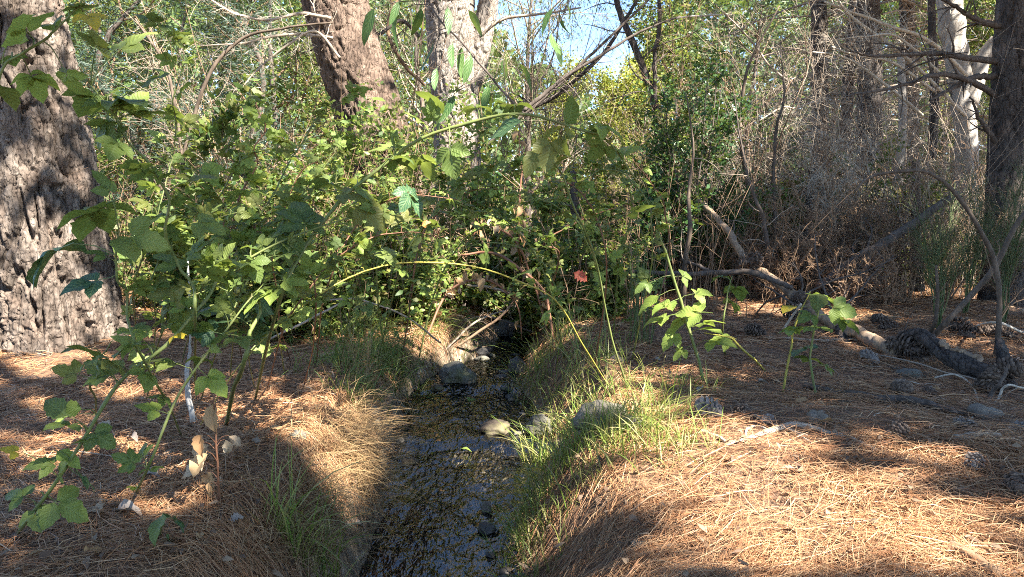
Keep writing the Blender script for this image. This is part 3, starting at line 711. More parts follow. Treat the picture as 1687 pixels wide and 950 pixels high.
for i, (pix, d, w, lab) in enumerate([
        ([(1432, 440), (1432, 240), (1432, 100), (1430, 0)], 12.0, [40, 37, 36, 34], 'broad dark pine trunk in the middle of the right thicket'),
        ([(1352, 430), (1351, 200), (1350, 60), (1348, 0)], 13.0, [28, 26, 24, 23], 'straight grey-black pine trunk left of the broad dark one'),
        ([(1392, 430), (1394, 200), (1404, 60), (1408, 0)], 14.5, [20, 18, 16, 16], 'slim dark pine trunk squeezed between two thicker ones'),
        ([(1500, 430), (1500, 200), (1496, 60), (1494, 0)], 15.0, [26, 24, 22, 22], 'dark pine trunk behind the bleached dead tree'),
        ([(1655, 470), (1658, 300), (1664, 130), (1668, 0)], 7.6, [64, 54, 46, 42], 'black pine trunk at the right edge with long bare limbs')]):
    t = big_tree(pix, d, w, 'bark_dark', 30 + i, lab, group=RP, nth=70, nz=140, cell=(0.08, 0.24), amp=0.022)
    rg = np.random.default_rng(300 + i)
    if i < 4:                                       # whorls of dead grey branches low on the trunk
        b = P(*pix[0], d); zz = rg.uniform(0.6, 4.8, 48); n = len(zz)
        s = np.stack([np.full(n, b[0]), np.full(n, d), zz], -1); a = rg.uniform(0, 2 * np.pi, n)
        dv = np.stack([np.cos(a), np.sin(a), rg.uniform(-0.1, 0.35, n)], -1); tt = np.linspace(0, 1, 8)
        ln = rg.uniform(1.0, 2.6, n)
        C = s[:, None] + dv[:, None] * (ln[:, None] * tt)[..., None] + rg.normal(size=(n, 3))[:, None] * 0.22 * (tt**2)[None, :, None] - np.array([0, 0, .35])[None, None] * (tt**2)[None, :, None] * ln[:, None, None] * 0.6
        R = np.linspace(0.020, 0.006, 8)[None] * rg.uniform(0.7, 1.2, (n, 1))
        C1, R1 = grow(C, R, 9, rg, 0.42, (30, 65), 0.15, 1, 6, 0.22, 0.0, 0.55, 0.0035)
        C2, R2 = grow(C1, R1, 4, rg, 0.5, (30, 65), 0.2, 1, 3, 0.25, 0.0, 0.6, 0.0026)
        mb = MB()
        for c, r_, S in ((C, R, 5), (C1, R1, 4), (C2, R2, 3)):
            V, Q, _ = tubes(c, r_, S); mb.add(V, Q)
        part('dead_branches', mb, M['twig_grey'], t, 'stuff')
    else:
        for k, lp in enumerate([[(1652, 44), (1610, 32), (1575, 12), (1540, -8)], [(1650, 102), (1600, 96), (1545, 88), (1490, 90), (1440, 92), (1400, 84)],
                                [(1648, 160), (1610, 138), (1575, 126), (1535, 124), (1490, 140), (1440, 152), (1395, 158)], [(1655, 250), (1620, 205), (1600, 160)],
                                [(1640, 125), (1600, 128), (1560, 150), (1530, 165)]]):
            c = spline([P(a, b, 7.6 - 0.12 * q) for q, (a, b) in enumerate(lp)], 20); r_ = np.linspace(0.036, 0.009, 20)
            c = c + np.random.default_rng(k).normal(size=c.shape) * 0.006
            mb = MB(); V, Q, _ = tubes(c, r_, 7); mb.add(V, Q)
            C1, R1 = grow(c[None], r_[None], 10, rg, 0.30, (30, 60), 0.2, 1, 6, 0.2, 0, .5, .004); V, Q, _ = tubes(C1, R1, 4); mb.add(V, Q)
            C2, R2 = grow(C1, R1, 4, rg, 0.45, (30, 60), 0.2, 1, 5, 0.2, 0, .5, .0022); V, Q, _ = tubes(C2, R2, 3); mb.add(V, Q)
            part('bare_limb', mb, M['twig_dark'], t)
# bleached dead tree with a torn fork
b = P(1592, 440, 10.0); dt = empty('dead_tree', on_ground(b[0], 10.0), 'bleached white dead tree with a torn fork among dark pines', 'dead tree')
c = spline([on_ground(b[0], 10) - [0, 0, .1], P(1592, 300, 10), P(1590, 200, 10), P(1578, 110, 10), P(1568, 40, 10), P(1560, -60, 10)], 60)
V, Q, T = tubes(c, np.interp(np.linspace(0, 1, 60), [0, .4, .6, 1], [.17, .14, .14, .16]) * (1 + 0.12 * vnoise(np.arange(60) * .3, 0, 0, 2)), 22)
V = V + 0.02 * fbm(V[:, 0] * 14, V[:, 1] * 14, V[:, 2] * 3, 6, 3)[:, None] * np.array([1, 1, 0])
part('trunk', MB().add(V, Q), M['dead_white'], dt)
c = spline([P(1592, 170, 10), P(1618, 100, 9.9), P(1640, 62, 9.8)], 14); V, Q, T = tubes(c, np.linspace(.15, .05, 14), 12, True)
part('torn_fork', MB().add(V + rng.normal(size=V.shape) * .006, Q, T), M['dead_white'], dt)
for lp in ([(1535, 260), (1540, 150), (1536, 60), (1534, -20)], [(1480, 300), (1487, 200), (1484, 90)]):
    c = spline([P(a, q, 9.7) for a, q in lp], 24); V, Q, _ = tubes(c, np.linspace(.06, .045, 24), 10)
    part('side_stem', MB().add(V, Q), M['bark_dark'] if lp[0][0] == 1535 else M['dead_white'], dt)

# unseen pines added behind and beside the camera to cast the dappled shade
for i, (x, y, lab) in enumerate([(4.6, -2.6, 'tall shade pine standing behind the camera on the right'), (8.6, 1.6, 'tall shade pine standing right of the view'),
                                 (1.2, -4.6, 'tall shade pine standing right behind the camera'), (-4.8, 1.0, 'tall shade pine standing left of the camera')]):
    root = empty('pine_tree', on_ground(x, y), lab, 'tree')
    pts = [np.array([x, y, -0.1]), np.array([x + .1, y, 4.0]), np.array([x + .15, y + .1, 8.0]), np.array([x + .1, y, 12.0])]
    V, Q, U = trunk(pts, [.34, .28, .2, .06], 24, 40, [(0.12, 0.36, 0.025)], 0.01, 60 + i, 0.06); part('trunk', MB().add(V, Q, U=U), M['bark'], root)
    TREES.append((root, (spline(pts[1:], 12), None)))

# ------------------------------------------------------------------ the high crowns: unseen sprays added for shade, gaps cut to aim the sun pools
def to_g(p): return p[:2] - SUN[:2] * (p[2] / SUN[2])
SP_ = []
for px, py, r_ in [(960, 770, 0.14), (1010, 740, 0.19), (1060, 715, 0.24), (1130, 750, 0.27), (1200, 790, 0.22), (1250, 770, 0.14), (1330, 790, 0.14), (1240, 850, 0.23), (1120, 830, 0.22), (1180, 890, 0.19),
                   (1330, 880, 0.18), (1430, 900, 0.20), (1540, 890, 0.19), (1620, 900, 0.22), (1500, 850, 0.14), (1600, 840, 0.11), (1050, 800, 0.16), (1400, 835, 0.08), (1280, 930, 0.09), (980, 800, 0.14), (1680, 940, 0.16), (1560, 940, 0.14), (1430, 945, 0.07),
                   (960, 690, .12), (1020, 670, .14), (900, 740, .08), (1080, 660, .10),
                   (470, 760, .09), (430, 700, .10), (350, 700, .06), (300, 820, .06), (600, 830, .09), (500, 720, .08), (490, 890, .14), (520, 930, .10), (560, 720, .11), (590, 765, .10), (520, 800, .10), (450, 850, .07), (610, 700, .1), (640, 610, .12), (40, 600, .22), (90, 580, .2), (20, 640, .2), (120, 600, .12), (60, 625, .14), (450, 665, .06), (500, 680, .07), (540, 650, .06), (590, 740, .10), (575, 790, .09), (560, 720, .07), (400, 840, .05), (520, 830, .06),
                   (740, 770, .16), (800, 780, .16), (700, 765, .09), (780, 740, .12), (790, 800, .14), (770, 600, .10), (740, 590, .08), (1580, 577, .14), (1620, 575, .12), (1545, 578, .1), (1400, 520, .22), (1450, 515, .2),
                   (1110, 530, .10), (560, 560, .16), (620, 600, .14), (600, 520, .2), (950, 620, .16), (900, 590, .12), (1300, 640, .06), (1200, 655, .05), (1250, 690, .05), (1450, 690, .05), (1500, 740, .05), (1390, 700, .06), (200, 690, .05), (330, 640, .05)]:
    SP_.append((*to_g(gp(px, py)), r_))
for px, py, d, r_ in [(40, 370, 5.05, .28), (40, 450, 5.05, .45), (90, 500, 5.05, .42), (20, 520, 5.05, .42), (60, 320, 5.05, .16), (100, 60, 5.1, .07), (80, 110, 5.1, .06),
                      (615, 120, 8.6, .22), (745, 60, 10.7, .45), (755, 150, 10.7, .45), (755, 230, 10.7, .35), (800, 40, 10.8, .3),
                      (440, 478, 2.2, .07), (45, 42, 1.5, .07), (60, 132, 1.5, .07), (1120, 520, 3.9, .26), (1100, 480, 3.9, .2), (1165, 560, 3.9, .2), (1350, 510, 3.7, .2), (1340, 560, 3.7, .14),
                      (900, 405, 3.0, .10), (850, 530, 6.2, .1), (1420, 550, 5.0, .12), (1445, 565, 4.9, .09), (1370, 535, 5.4, .08), (955, 560, 3.6, .12), (260, 300, 2.0, .06), (420, 250, 2.6, .08), (380, 380, 2.3, .06), (500, 420, 2.6, .07), (330, 470, 2.2, .05), (560, 300, 2.6, .06), (640, 300, 2.8, .07), (180, 150, 1.9, .05), (700, 380, 3.0, .08), (480, 330, 2.8, .09), (620, 440, 2.9, .05), (560, 465, 2.7, .05),
                      (1580, 60, 10, .4), (1600, 160, 10, .35), (1590, 230, 10, .3), (1560, 10, 10, .3)]:
    SP_.append((*to_g(P(px, py, d)), r_))
SPOT = np.array(SP_)
def y_lit(px): return 712 + max(0, px - 1130) * 0.225
rng = np.random.default_rng(6)
LIT = []
for px in range(930, 1720, 30):
    for py in range(700, 960, 16):
        if py < y_lit(px) + 6 or (px < 1120 and py > 835 - (px - 1000) * .1 + 40 * vnoise(px * .02, 0, 0, 2)): continue
        if 0.46 < float(vnoise(px * .006 - py * .004, py * .022, 0, 44)): continue        # streaks of branch shadow
        LIT.append((*to_g(gp(px, py)), .07))
SPOT = np.concatenate([SPOT, np.array(LIT)])
EX = []
for k in range(64):
    EX.append((*to_g(P(rng.uniform(130, 760), rng.uniform(110, 470), rng.uniform(2.0, 3.4))), rng.uniform(.04, .085)))
for k in range(40):
    EX.append((*to_g(P(rng.uniform(280, 1120), rng.uniform(170, 430), rng.uniform(4.6, 6.4))), rng.uniform(.08, .2)))
SPOT = np.concatenate([SPOT, np.array(EX)])
rng = np.random.default_rng(5)
N = 130000
gx_, gy_ = rng.uniform(-8, 9, N), rng.uniform(-0.5, 19, N)
z_ = rng.uniform(5.2, 11.0, N)
far = sstep(5.8, 7.2, gy_)
cl = vnoise(gx_ * 1.1, gy_ * 1.1, 0, 71) + 0.5 * vnoise(gx_ * 2.9, gy_ * 2.9, 0, 72)
pr = (1 - far) * (0.92 - 0.5 * (cl > 0.62)) + far * np.where(cl > np.where(gx_ < 2.5, 0.42, 0.3), 0.75, 0.02)
pr = np.where((gx_ > 1.5) & (gy_ > 6.2) & (gy_ < 12.0), np.where(cl > np.where(gy_ < 9.3, -.25, .22), .85, .03), pr) * 1.0
pr = np.where(gy_ > 11.0, np.where(cl > -.02, .75, .04), pr)
ok = rng.random(N) < pr
jx, jy = gx_ + rng.normal(0, .035, N), gy_ + rng.normal(0, .035, N)
for sx_, sy_, r_ in SPOT:
    ok &= ((jx - sx_)**2 + (jy - sy_)**2 > (r_ + (0.09 if r_ > .045 else .05))**2)  # sprays dropped wherever they would shade a chosen sun spot
Qp = np.stack([gx_, gy_, np.zeros(N)], -1) + SUN[None] * (z_ / SUN[2])[:, None]
u_, v_ = proj(Qp)
front = Qp[:, 1] * CP - (Qp[:, 2] - CAM_H) * SP > 0.1
ok &= ~(front & (v_ > -60)) & ~((np.abs(Qp[:, 0] + .2) < 0.9 + .34 * Qp[:, 1]) & (Qp[:, 1] > 1.0))
Qp = Qp[ok]
txy = np.array([[ax[0].mean(0)[0], ax[0].mean(0)[1]] for _, ax in TREES])
own = np.argmin(((Qp[:, None, :2] - txy[None])**2).sum(-1), 1)
for k, (root, ax) in enumerate(TREES):
    q = Qp[own == k]
    if len(q) < 30: continue
    V, Q = diamonds(q, rvec(len(q), rng) * np.array([1, 1, .5]), 0.42 * rng.uniform(.6, 1.3, len(q)), 0.13, rng)
    part('crown', MB().add(V, Q), M['needle_green'], root, 'stuff', False)
    mb = MB(); ends = q[rng.choice(len(q), 9)]
    for e in ends:
        j = np.argmin(np.abs(ax[0][:, 2] - (e[2] - 0.4))); limb_tubes(mb, ax[0][j], e, 0.03, rng, 0.05)
    part('limbs', mb, M['twig_dark'], root, 'stuff')

# ================================================================== thicket: shrubs, dead brush, trees farther back
def stems(base, n, height, spread, r, rng, K=9, jit=0.10, lean=(0, 0)):
    a = rng.uniform(0, 2 * np.pi, n); sp = spread * np.sqrt(rng.random(n))
    t = np.linspace(0, 1, K)
    hh = height * rng.uniform(0.65, 1.05, n)
    off = np.stack([np.cos(a) * sp + lean[0], np.sin(a) * sp * 0.8 + lean[1], np.zeros(n)], -1)
    C = base + off[:, None] * 0.12 + off[:, None] * (t**1.5)[None, :, None] + np.array([0, 0, 1.0]) * (hh[:, None] * t)[..., None]
    C = C + np.cumsum(rng.normal(size=(n, K, 3)) * jit * height / K * np.array([1, 1, .3]), 1) * (t > 0)[None, :, None]
    return C, r * np.linspace(1, .3, K)[None] * rng.uniform(.6, 1.1, (n, 1))
def shrub(name, cat, px, d, top, width, label, leaf, twig, seed, nst=12, n1=7, n2=4, nl=3, L=0.05, W=0.028, r=0.010, group=None, up=0.15, bare=0.02, droop=0.15, lean=(0, 0), n_leaves=None):
    rng = np.random.default_rng(seed)
    x = P(px, 400, d)[0]; base = on_ground(x, d); ht = P(px, top, d)[2] - base[2]; wd = width / 2 * d / F
    root = empty(name, base, label, cat, group)
    C, R = stems(base - [0, 0, .05], nst, ht, wd * 1.0, r, rng, lean=lean)
    Cl, Rl = stems(base - [0, 0, .05], nst // 2, ht * .5, wd * 1.5, r * .7, rng, jit=.16); C = np.concatenate([C, Cl]); R = np.concatenate([R, Rl])
    C1, R1 = grow(C, R, n1, rng, 0.34, (25, 70), bare, 1, 4, .22, up, .6, .0018)
    C2, R2 = grow(C1, R1, n2, rng, 0.5, (25, 70), .2, 1, 3, .2, up * .5, .6, .0012)
    mb = MB()
    for c, q, S in ((C, R, 5), (C1, R1, 3), (C2, R2, 3)):
        V, Q, _ = tubes(c, q, S); mb.add(V, Q)
    part('stems', mb, M[twig], root, 'stuff')
    if leaf:
        pts = np.concatenate([C2.reshape(-1, 3), C1[:, 1:].reshape(-1, 3)])
        dr = np.concatenate([nrm(np.gradient(C2, axis=1)).reshape(-1, 3), nrm(np.gradient(C1, axis=1))[:, 1:].reshape(-1, 3)])
        k = np.repeat(np.arange(len(pts)), nl)
        k = np.repeat(k, 2)[rng.random(2 * len(k)) < .62] if d < 8 else k
        b = pts[k] + rng.normal(size=(len(k), 3)) * 0.022
        dd = dr[k] * 0.6 + rvec(len(k), rng) * np.array([1, 1, .55])
        if d > 7.3:
            V, Q = diamonds(b, dd, L * 1.1 * rng.uniform(.5, 1.35, len(k)), W * 1.15 * rng.uniform(.7, 1.2, (len(k), 1))[:, 0], rng); T = U = None
        else: V, Q, T, U = ribbons(b, dd, L * rng.uniform(.45, 1.35, len(k)), W * rng.uniform(.7, 1.2, len(k)), rng, droop)
        part('foliage', MB().add(V, Q, T, U=U), M[leaf], root, 'stuff')
    return root
G = 'leafy bushes crowding the stream'
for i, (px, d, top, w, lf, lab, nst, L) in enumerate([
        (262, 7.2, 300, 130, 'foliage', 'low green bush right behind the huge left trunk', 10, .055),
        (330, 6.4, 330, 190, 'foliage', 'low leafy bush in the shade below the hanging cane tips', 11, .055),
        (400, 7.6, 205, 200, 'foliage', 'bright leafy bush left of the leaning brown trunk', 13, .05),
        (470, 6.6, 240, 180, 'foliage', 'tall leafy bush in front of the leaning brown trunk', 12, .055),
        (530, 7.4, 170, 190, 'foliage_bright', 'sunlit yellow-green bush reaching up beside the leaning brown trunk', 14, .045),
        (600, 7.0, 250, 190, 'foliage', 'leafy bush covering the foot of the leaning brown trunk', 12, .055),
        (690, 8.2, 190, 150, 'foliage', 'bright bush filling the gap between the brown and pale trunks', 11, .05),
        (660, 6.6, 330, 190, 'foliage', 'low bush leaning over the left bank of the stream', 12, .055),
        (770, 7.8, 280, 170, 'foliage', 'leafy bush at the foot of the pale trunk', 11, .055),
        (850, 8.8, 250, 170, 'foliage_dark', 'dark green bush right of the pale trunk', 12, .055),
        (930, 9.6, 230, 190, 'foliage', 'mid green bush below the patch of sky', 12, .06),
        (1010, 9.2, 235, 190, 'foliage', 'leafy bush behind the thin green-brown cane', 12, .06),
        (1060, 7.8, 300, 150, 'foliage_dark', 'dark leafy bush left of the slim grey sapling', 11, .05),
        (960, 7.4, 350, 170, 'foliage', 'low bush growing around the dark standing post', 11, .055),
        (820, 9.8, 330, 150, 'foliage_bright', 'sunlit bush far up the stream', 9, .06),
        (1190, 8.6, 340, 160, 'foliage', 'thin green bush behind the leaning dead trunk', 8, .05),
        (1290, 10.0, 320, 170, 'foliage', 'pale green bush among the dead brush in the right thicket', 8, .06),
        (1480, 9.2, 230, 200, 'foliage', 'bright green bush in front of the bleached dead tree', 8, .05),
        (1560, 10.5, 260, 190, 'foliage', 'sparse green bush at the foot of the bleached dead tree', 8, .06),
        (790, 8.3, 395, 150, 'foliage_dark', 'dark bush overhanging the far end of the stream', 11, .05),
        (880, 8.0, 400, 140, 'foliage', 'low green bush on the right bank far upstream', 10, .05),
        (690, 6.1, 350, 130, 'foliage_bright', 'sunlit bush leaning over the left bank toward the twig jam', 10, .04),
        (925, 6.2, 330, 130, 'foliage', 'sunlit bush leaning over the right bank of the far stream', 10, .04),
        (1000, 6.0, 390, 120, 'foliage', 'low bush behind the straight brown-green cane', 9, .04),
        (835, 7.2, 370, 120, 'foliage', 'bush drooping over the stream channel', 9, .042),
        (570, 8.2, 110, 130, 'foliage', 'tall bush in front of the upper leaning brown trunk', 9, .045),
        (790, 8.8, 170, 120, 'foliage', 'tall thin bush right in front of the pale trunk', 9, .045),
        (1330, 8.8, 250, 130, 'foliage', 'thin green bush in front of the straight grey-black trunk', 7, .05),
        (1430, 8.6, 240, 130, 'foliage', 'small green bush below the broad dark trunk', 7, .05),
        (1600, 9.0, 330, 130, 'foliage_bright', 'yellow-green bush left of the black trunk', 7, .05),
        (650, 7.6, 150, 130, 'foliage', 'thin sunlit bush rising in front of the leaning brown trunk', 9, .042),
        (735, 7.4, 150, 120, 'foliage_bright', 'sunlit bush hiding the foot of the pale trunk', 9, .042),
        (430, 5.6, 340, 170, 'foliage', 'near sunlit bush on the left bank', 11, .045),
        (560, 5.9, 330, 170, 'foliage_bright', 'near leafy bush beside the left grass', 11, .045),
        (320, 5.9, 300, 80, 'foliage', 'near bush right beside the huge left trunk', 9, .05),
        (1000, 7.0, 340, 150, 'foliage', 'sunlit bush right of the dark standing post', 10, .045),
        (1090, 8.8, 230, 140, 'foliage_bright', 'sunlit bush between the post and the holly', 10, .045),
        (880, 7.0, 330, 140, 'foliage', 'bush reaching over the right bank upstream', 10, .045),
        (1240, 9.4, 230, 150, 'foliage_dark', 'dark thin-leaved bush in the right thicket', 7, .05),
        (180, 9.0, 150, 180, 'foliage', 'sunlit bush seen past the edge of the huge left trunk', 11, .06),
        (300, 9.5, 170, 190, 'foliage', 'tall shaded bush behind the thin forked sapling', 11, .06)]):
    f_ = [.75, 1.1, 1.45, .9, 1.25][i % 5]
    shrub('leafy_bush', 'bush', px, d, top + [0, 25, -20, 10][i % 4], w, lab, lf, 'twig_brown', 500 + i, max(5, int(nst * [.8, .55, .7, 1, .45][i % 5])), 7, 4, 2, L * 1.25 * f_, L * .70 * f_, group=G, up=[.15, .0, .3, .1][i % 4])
shrub('holly_bush', 'bush', 1135, 8.0, 40, 130, 'tall dark holly-like bush with small glossy leaves right of the sky gap', 'foliage_dark', 'twig_dark', 540, 7, 12, 5, 4, .042, .028, .014, bare=0.2)
shrub('holly_bush', 'bush', 1105, 8.6, 150, 120, 'smaller dark glossy-leaved bush beside the tall one', 'foliage', 'twig_dark', 541, 6, 10, 5, 3, .042, .028, .012, bare=0.2)
for i, (px, d, top, w, lab) in enumerate([(1555, 5.6, 330, 80, 'drooping green broom bush in front of the rusty brush'), (1595, 6.6, 300, 110, 'taller green broom behind the bowed brown stem'),
                                          (1660, 6.2, 260, 70, 'green broom climbing the black trunk at the right edge'), (590, 5.6, 500, 110, 'low blue-green broom tuft on the left bank')]):
    rg = np.random.default_rng(560 + i); x = P(px, 400, d)[0]; base = on_ground(x, d); ht = P(px, top, d)[2] - base[2]
    root = empty('broom_bush', base, lab, 'bush', 'green broom bushes')
    C, R = stems(base, 7, ht, w / 2 * d / F, .007, rg)
    C1, R1 = grow(C, R, 16, rg, .4, (10, 40), .25, 1, 6, .12, .25, .5, .0016); C2, R2 = grow(C1, R1, 7, rg, .8, (8, 32), .1, 1, 5, .10, -.12, .6, .0013)
    mb = MB()
    for c, q, S in ((C, R, 5), (C1, R1, 3), (C2, R2, 3)):
        V, Q, _ = tubes(c, q, S); mb.add(V, Q)
    part('stems', mb, M['broom'], root, 'stuff')
G = 'dead brush in the right thicket'
for i, (px, d, top, w, mat, lab, nst, n1, n2, n3) in enumerate([
        (1230, 9.0, 30, 190, 'twig_grey', 'tall grey leafless bush left of the dark pines', 9, 12, 6, 4),
        (1300, 9.8, 70, 190, 'twig_grey', 'grey tangle of dead twigs in front of the slim pine trunk', 9, 12, 6, 4),
        (1375, 8.2, 190, 130, 'twig_pale', 'straw-pale dead bush with feathery tips in the right thicket', 10, 12, 6, 4),
        (1330, 7.4, 300, 190, 'dead_brush', 'rusty dead brush above the leaning dead trunk', 10, 10, 5, 3),
        (1430, 8.0, 270, 180, 'dead_brush', 'rusty tangled brush left of the bowed brown stem', 10, 11, 5, 3),
        (1500, 7.2, 320, 170, 'twig_brown', 'brown tangle of dead stems behind the bowed brown stem', 11, 11, 5, 3),
        (1240, 7.6, 370, 150, 'twig_brown', 'low brown brush beside the leaning dead trunk', 10, 10, 5, 2),
        (1400, 6.6, 400, 150, 'twig_brown', 'low dark brush behind the pine log', 10, 9, 5, 2),
        (1620, 8.6, 200, 150, 'dead_brush', 'dry brush in front of the black trunk at the right edge', 9, 11, 5, 3),
        (1180, 10.4, 80, 150, 'twig_brown', 'tall thin brown leafless bush behind the holly', 8, 10, 6, 4),
        (1540, 12.0, 20, 260, 'twig_grey', 'high grey crown of dead twigs behind the bleached tree', 9, 12, 6, 4),
        (1290, 7.0, 400, 150, 'twig_brown', 'low brown brush just left of the brown stump stem', 10, 11, 6, 4),
        (1470, 6.8, 390, 170, 'dead_brush', 'low rusty brush under the leaning grey-brown branch', 10, 11, 6, 4),
        (1360, 7.8, 340, 170, 'twig_brown', 'brown thicket of fine twigs around the thick dark stem', 10, 12, 6, 4),
        (1560, 7.6, 330, 190, 'dead_brush', 'rusty thicket behind the drooping broom', 10, 12, 6, 4),
        (1665, 6.8, 330, 130, 'twig_brown', 'brown brush crowding the right edge below the black trunk', 9, 11, 6, 4),
        (1450, 9.4, 280, 240, 'twig_brown', 'deep brown thicket behind the tangled rusty brush', 10, 12, 6, 4),
        (1300, 9.0, 250, 230, 'dead_brush', 'rusty feathery brush behind the crooked dark stem', 10, 12, 6, 4),
        (1180, 9.2, 300, 150, 'twig_brown', 'brown leafless bush behind the leaning dead stem', 9, 11, 6, 4),
        (800, 8.6, 400, 190, 'twig_dark', 'dark leafless brush over the far end of the stream', 10, 11, 6, 3),
        (420, 8.8, -30, 330, 'twig_grey', 'wide web of bare grey branches in front of the bluish young pines', 9, 12, 6, 4),
        (660, 9.6, -30, 230, 'twig_grey', 'bare grey shrub between the brown and pale trunks', 8, 11, 6, 4),
        (900, 10.4, -30, 280, 'twig_brown', 'tall leafless shrub crossing the patch of sky', 8, 11, 6, 3),
        (1060, 9.2, 20, 190, 'twig_brown', 'leafless brown shrub left of the holly', 8, 11, 6, 3),
        (480, 6.2, 330, 220, 'twig_brown', 'low dead twiggy brush among the left bushes', 10, 10, 5, 3),
        (760, 7.2, 330, 190, 'dead_brush', 'withered brush hanging above the twig jam', 9, 10, 5, 3),
        (1420, 10.2, 10, 260, 'twig_pale', 'sunlit pale tangle of dead branches high in the right thicket', 10, 12, 6, 4)]):
    rg = np.random.default_rng(600 + i); x = P(px, 400, d)[0]; base = on_ground(x, d); ht = P(px, top, d)[2] - base[2]
    root = empty('dead_bush', base, lab, 'dead bush', G)
    C, R = stems(base, nst, ht, w / 2 * d / F, .012, rg, jit=.16)
    C1, R1 = grow(C, R, n1, rg, .42, (25, 70), .15, 1, 6, .22, .05, .55, .0026); C2, R2 = grow(C1, R1, n2, rg, .5, (25, 65), .15, 1, 3, .24, -.05, .6, .0018)
    C3, R3 = grow(C2, R2, n3 if d < 8.5 else max(2, n3 - 2), rg, .6, (20, 60), .2, 1, 3, .22, -.12, .6, .0016)
    mb = MB(); mb2 = MB(); V, Q, _ = tubes(C, R, 5); mb.add(V, Q)
    for c, q, S in ((C1, R1, 3), (C2, R2, 3), (C3, R3, 3)):
        V, Q, _ = tubes(c, q, S); mb2.add(V, Q)
    part('stems', mb, M['twig_dark' if i % 3 == 1 else 'twig_brown'], root, 'stuff'); part('twigs', mb2, M[mat], root, 'stuff')
# trees farther back
def far_tree(name, px, d, top, w, label, leaf, seed, n=9000, L=.09, W=.055, low=0.15, group=None, twig='twig_brown', droop=False, r=.09):
    rg = np.random.default_rng(seed); x = P(px, 400, d)[0]; base = on_ground(x, d); ht = P(px, top, d)[2] - base[2]; wd = w / 2 * d / F
    root = empty(name, base, label, 'tree', group)
    tp = spline([base, base + [rg.normal() * .15, 0, ht * .35], base + [rg.normal() * .25, 0, ht * .7], base + [rg.normal() * .2, 0, ht]], 14)
    tr = np.linspace(r, r * .2, 14)
    mb = MB(); V, Q, _ = tubes(tp, tr, 8); part('trunk', mb.add(V, Q), M['twig_dark'], root)
    C1, R1 = grow(tp[None], tr[None], 26, rg, .0, (35, 75), low, 1, 7, .15, .15, .5, .008, lmin=wd * 1.0)
    C2, R2 = grow(C1, R1, 6, rg, .6, (25, 70), .25, 1, 5, .2, .1, .5, .004)
    mb = MB()
    for c, q in ((C1, R1), (C2, R2)):
        V, Q, _ = tubes(c, q, 4); mb.add(V, Q)
    part('branches', mb, M[twig], root, 'stuff')
    pts = C2.reshape(-1, 3)
    if droop:
        C3, R3 = grow(C2, R2, 5, rg, .9, (40, 90), .2, 1, 5, .08, -.45, .5, .002); V, Q, _ = tubes(C3, R3, 3); part('twigs', MB().add(V, Q), M[twig], root, 'stuff'); pts = C3.reshape(-1, 3)
    k = rg.integers(0, len(pts), n); clump = rg.normal(size=(n, 3)) * (0.05 if droop else 0.17)
    dd = rvec(n, rg) * np.array([1, 1, .6]) + (np.array([0, 0, -1.3]) if droop else 0)
    V, Q = diamonds(pts[k] + clump, dd, L * rg.uniform(.6, 1.3, n), W, rg)
    part('foliage', MB().add(V, Q), M[leaf], root, 'stuff', False)
G = 'trees beyond the thicket'
for i, a in enumerate([
        ('willow_tree', 870, 16, -60, 330, 'willow with thin drooping twigs left of the patch of sky', 'foliage_willow', 9000, .09, .018, True),
        ('willow_tree', 700, 19, -80, 300, 'greyish drooping tree seen between the brown and pale trunks', 'foliage_grey', 9000, .10, .022, True),
        ('poplar_tree', 1012, 24, 105, 80, 'slim golden-green poplar glowing under the patch of sky', 'foliage_gold', 8000, .10, .07, False),
        ('poplar_tree', 1060, 27, 90, 80, 'second golden poplar right of the slim one', 'foliage_gold', 7000, .11, .07, False),
        ('poplar_tree', 935, 25, 140, 90, 'short yellow-green tree below the patch of sky', 'foliage_gold', 7000, .11, .07, False),
        ('broadleaf_tree', 1110, 20, -80, 190, 'tall sunlit green tree behind the holly', 'foliage', 12000, .10, .06, False),
        ('broadleaf_tree', 460, 15, -80, 360, 'tall green tree behind the bare grey branches', 'foliage', 13000, .09, .055, False),
        ('young_pine', 262, 9.5, -60, 200, 'young pine with bluish needles behind the tall leaning cane', 'needle_blue', 15000, .13, .012, False),
        ('young_pine', 395, 12, -40, 190, 'bluish young pine behind the bare grey branches', 'needle_blue', 13000, .13, .014, False),
        ('broadleaf_tree', 330, 17, -80, 300, 'shaded grey-green tree behind the thin forked sapling', 'foliage_grey', 12000, .10, .03, False),
        ('broadleaf_tree', 200, 16, -80, 300, 'yellow-green tree beside the huge left trunk', 'foliage', 12000, .09, .055, False),
        ('broadleaf_tree', 600, 20, -90, 320, 'green tree behind the leaning brown trunk', 'foliage', 11000, .11, .06, False),
        ('broadleaf_tree', 1240, 20, -90, 300, 'grey-green tree behind the tall leafless bush', 'foliage_grey', 12000, .11, .045, False),
        ('broadleaf_tree', 1380, 22, -90, 320, 'grey-green tree behind the dark pines', 'foliage_grey', 11000, .12, .05, False),
        ('broadleaf_tree', 1540, 19, -90, 320, 'green tree behind the bleached dead tree', 'foliage', 12000, .10, .06, False),
        ('broadleaf_tree', 1690, 17, -90, 300, 'leafy tree at the right edge behind the black trunk', 'foliage_bright', 11000, .10, .06, False)]):
    far_tree(a[0], a[1], a[2], a[3], a[4], a[5], a[6], 700 + i, a[7], a[8], a[9], .05 if 'poplar' in a[0] else .12, G, 'twig_grey' if a[10] else 'twig_brown', a[10])
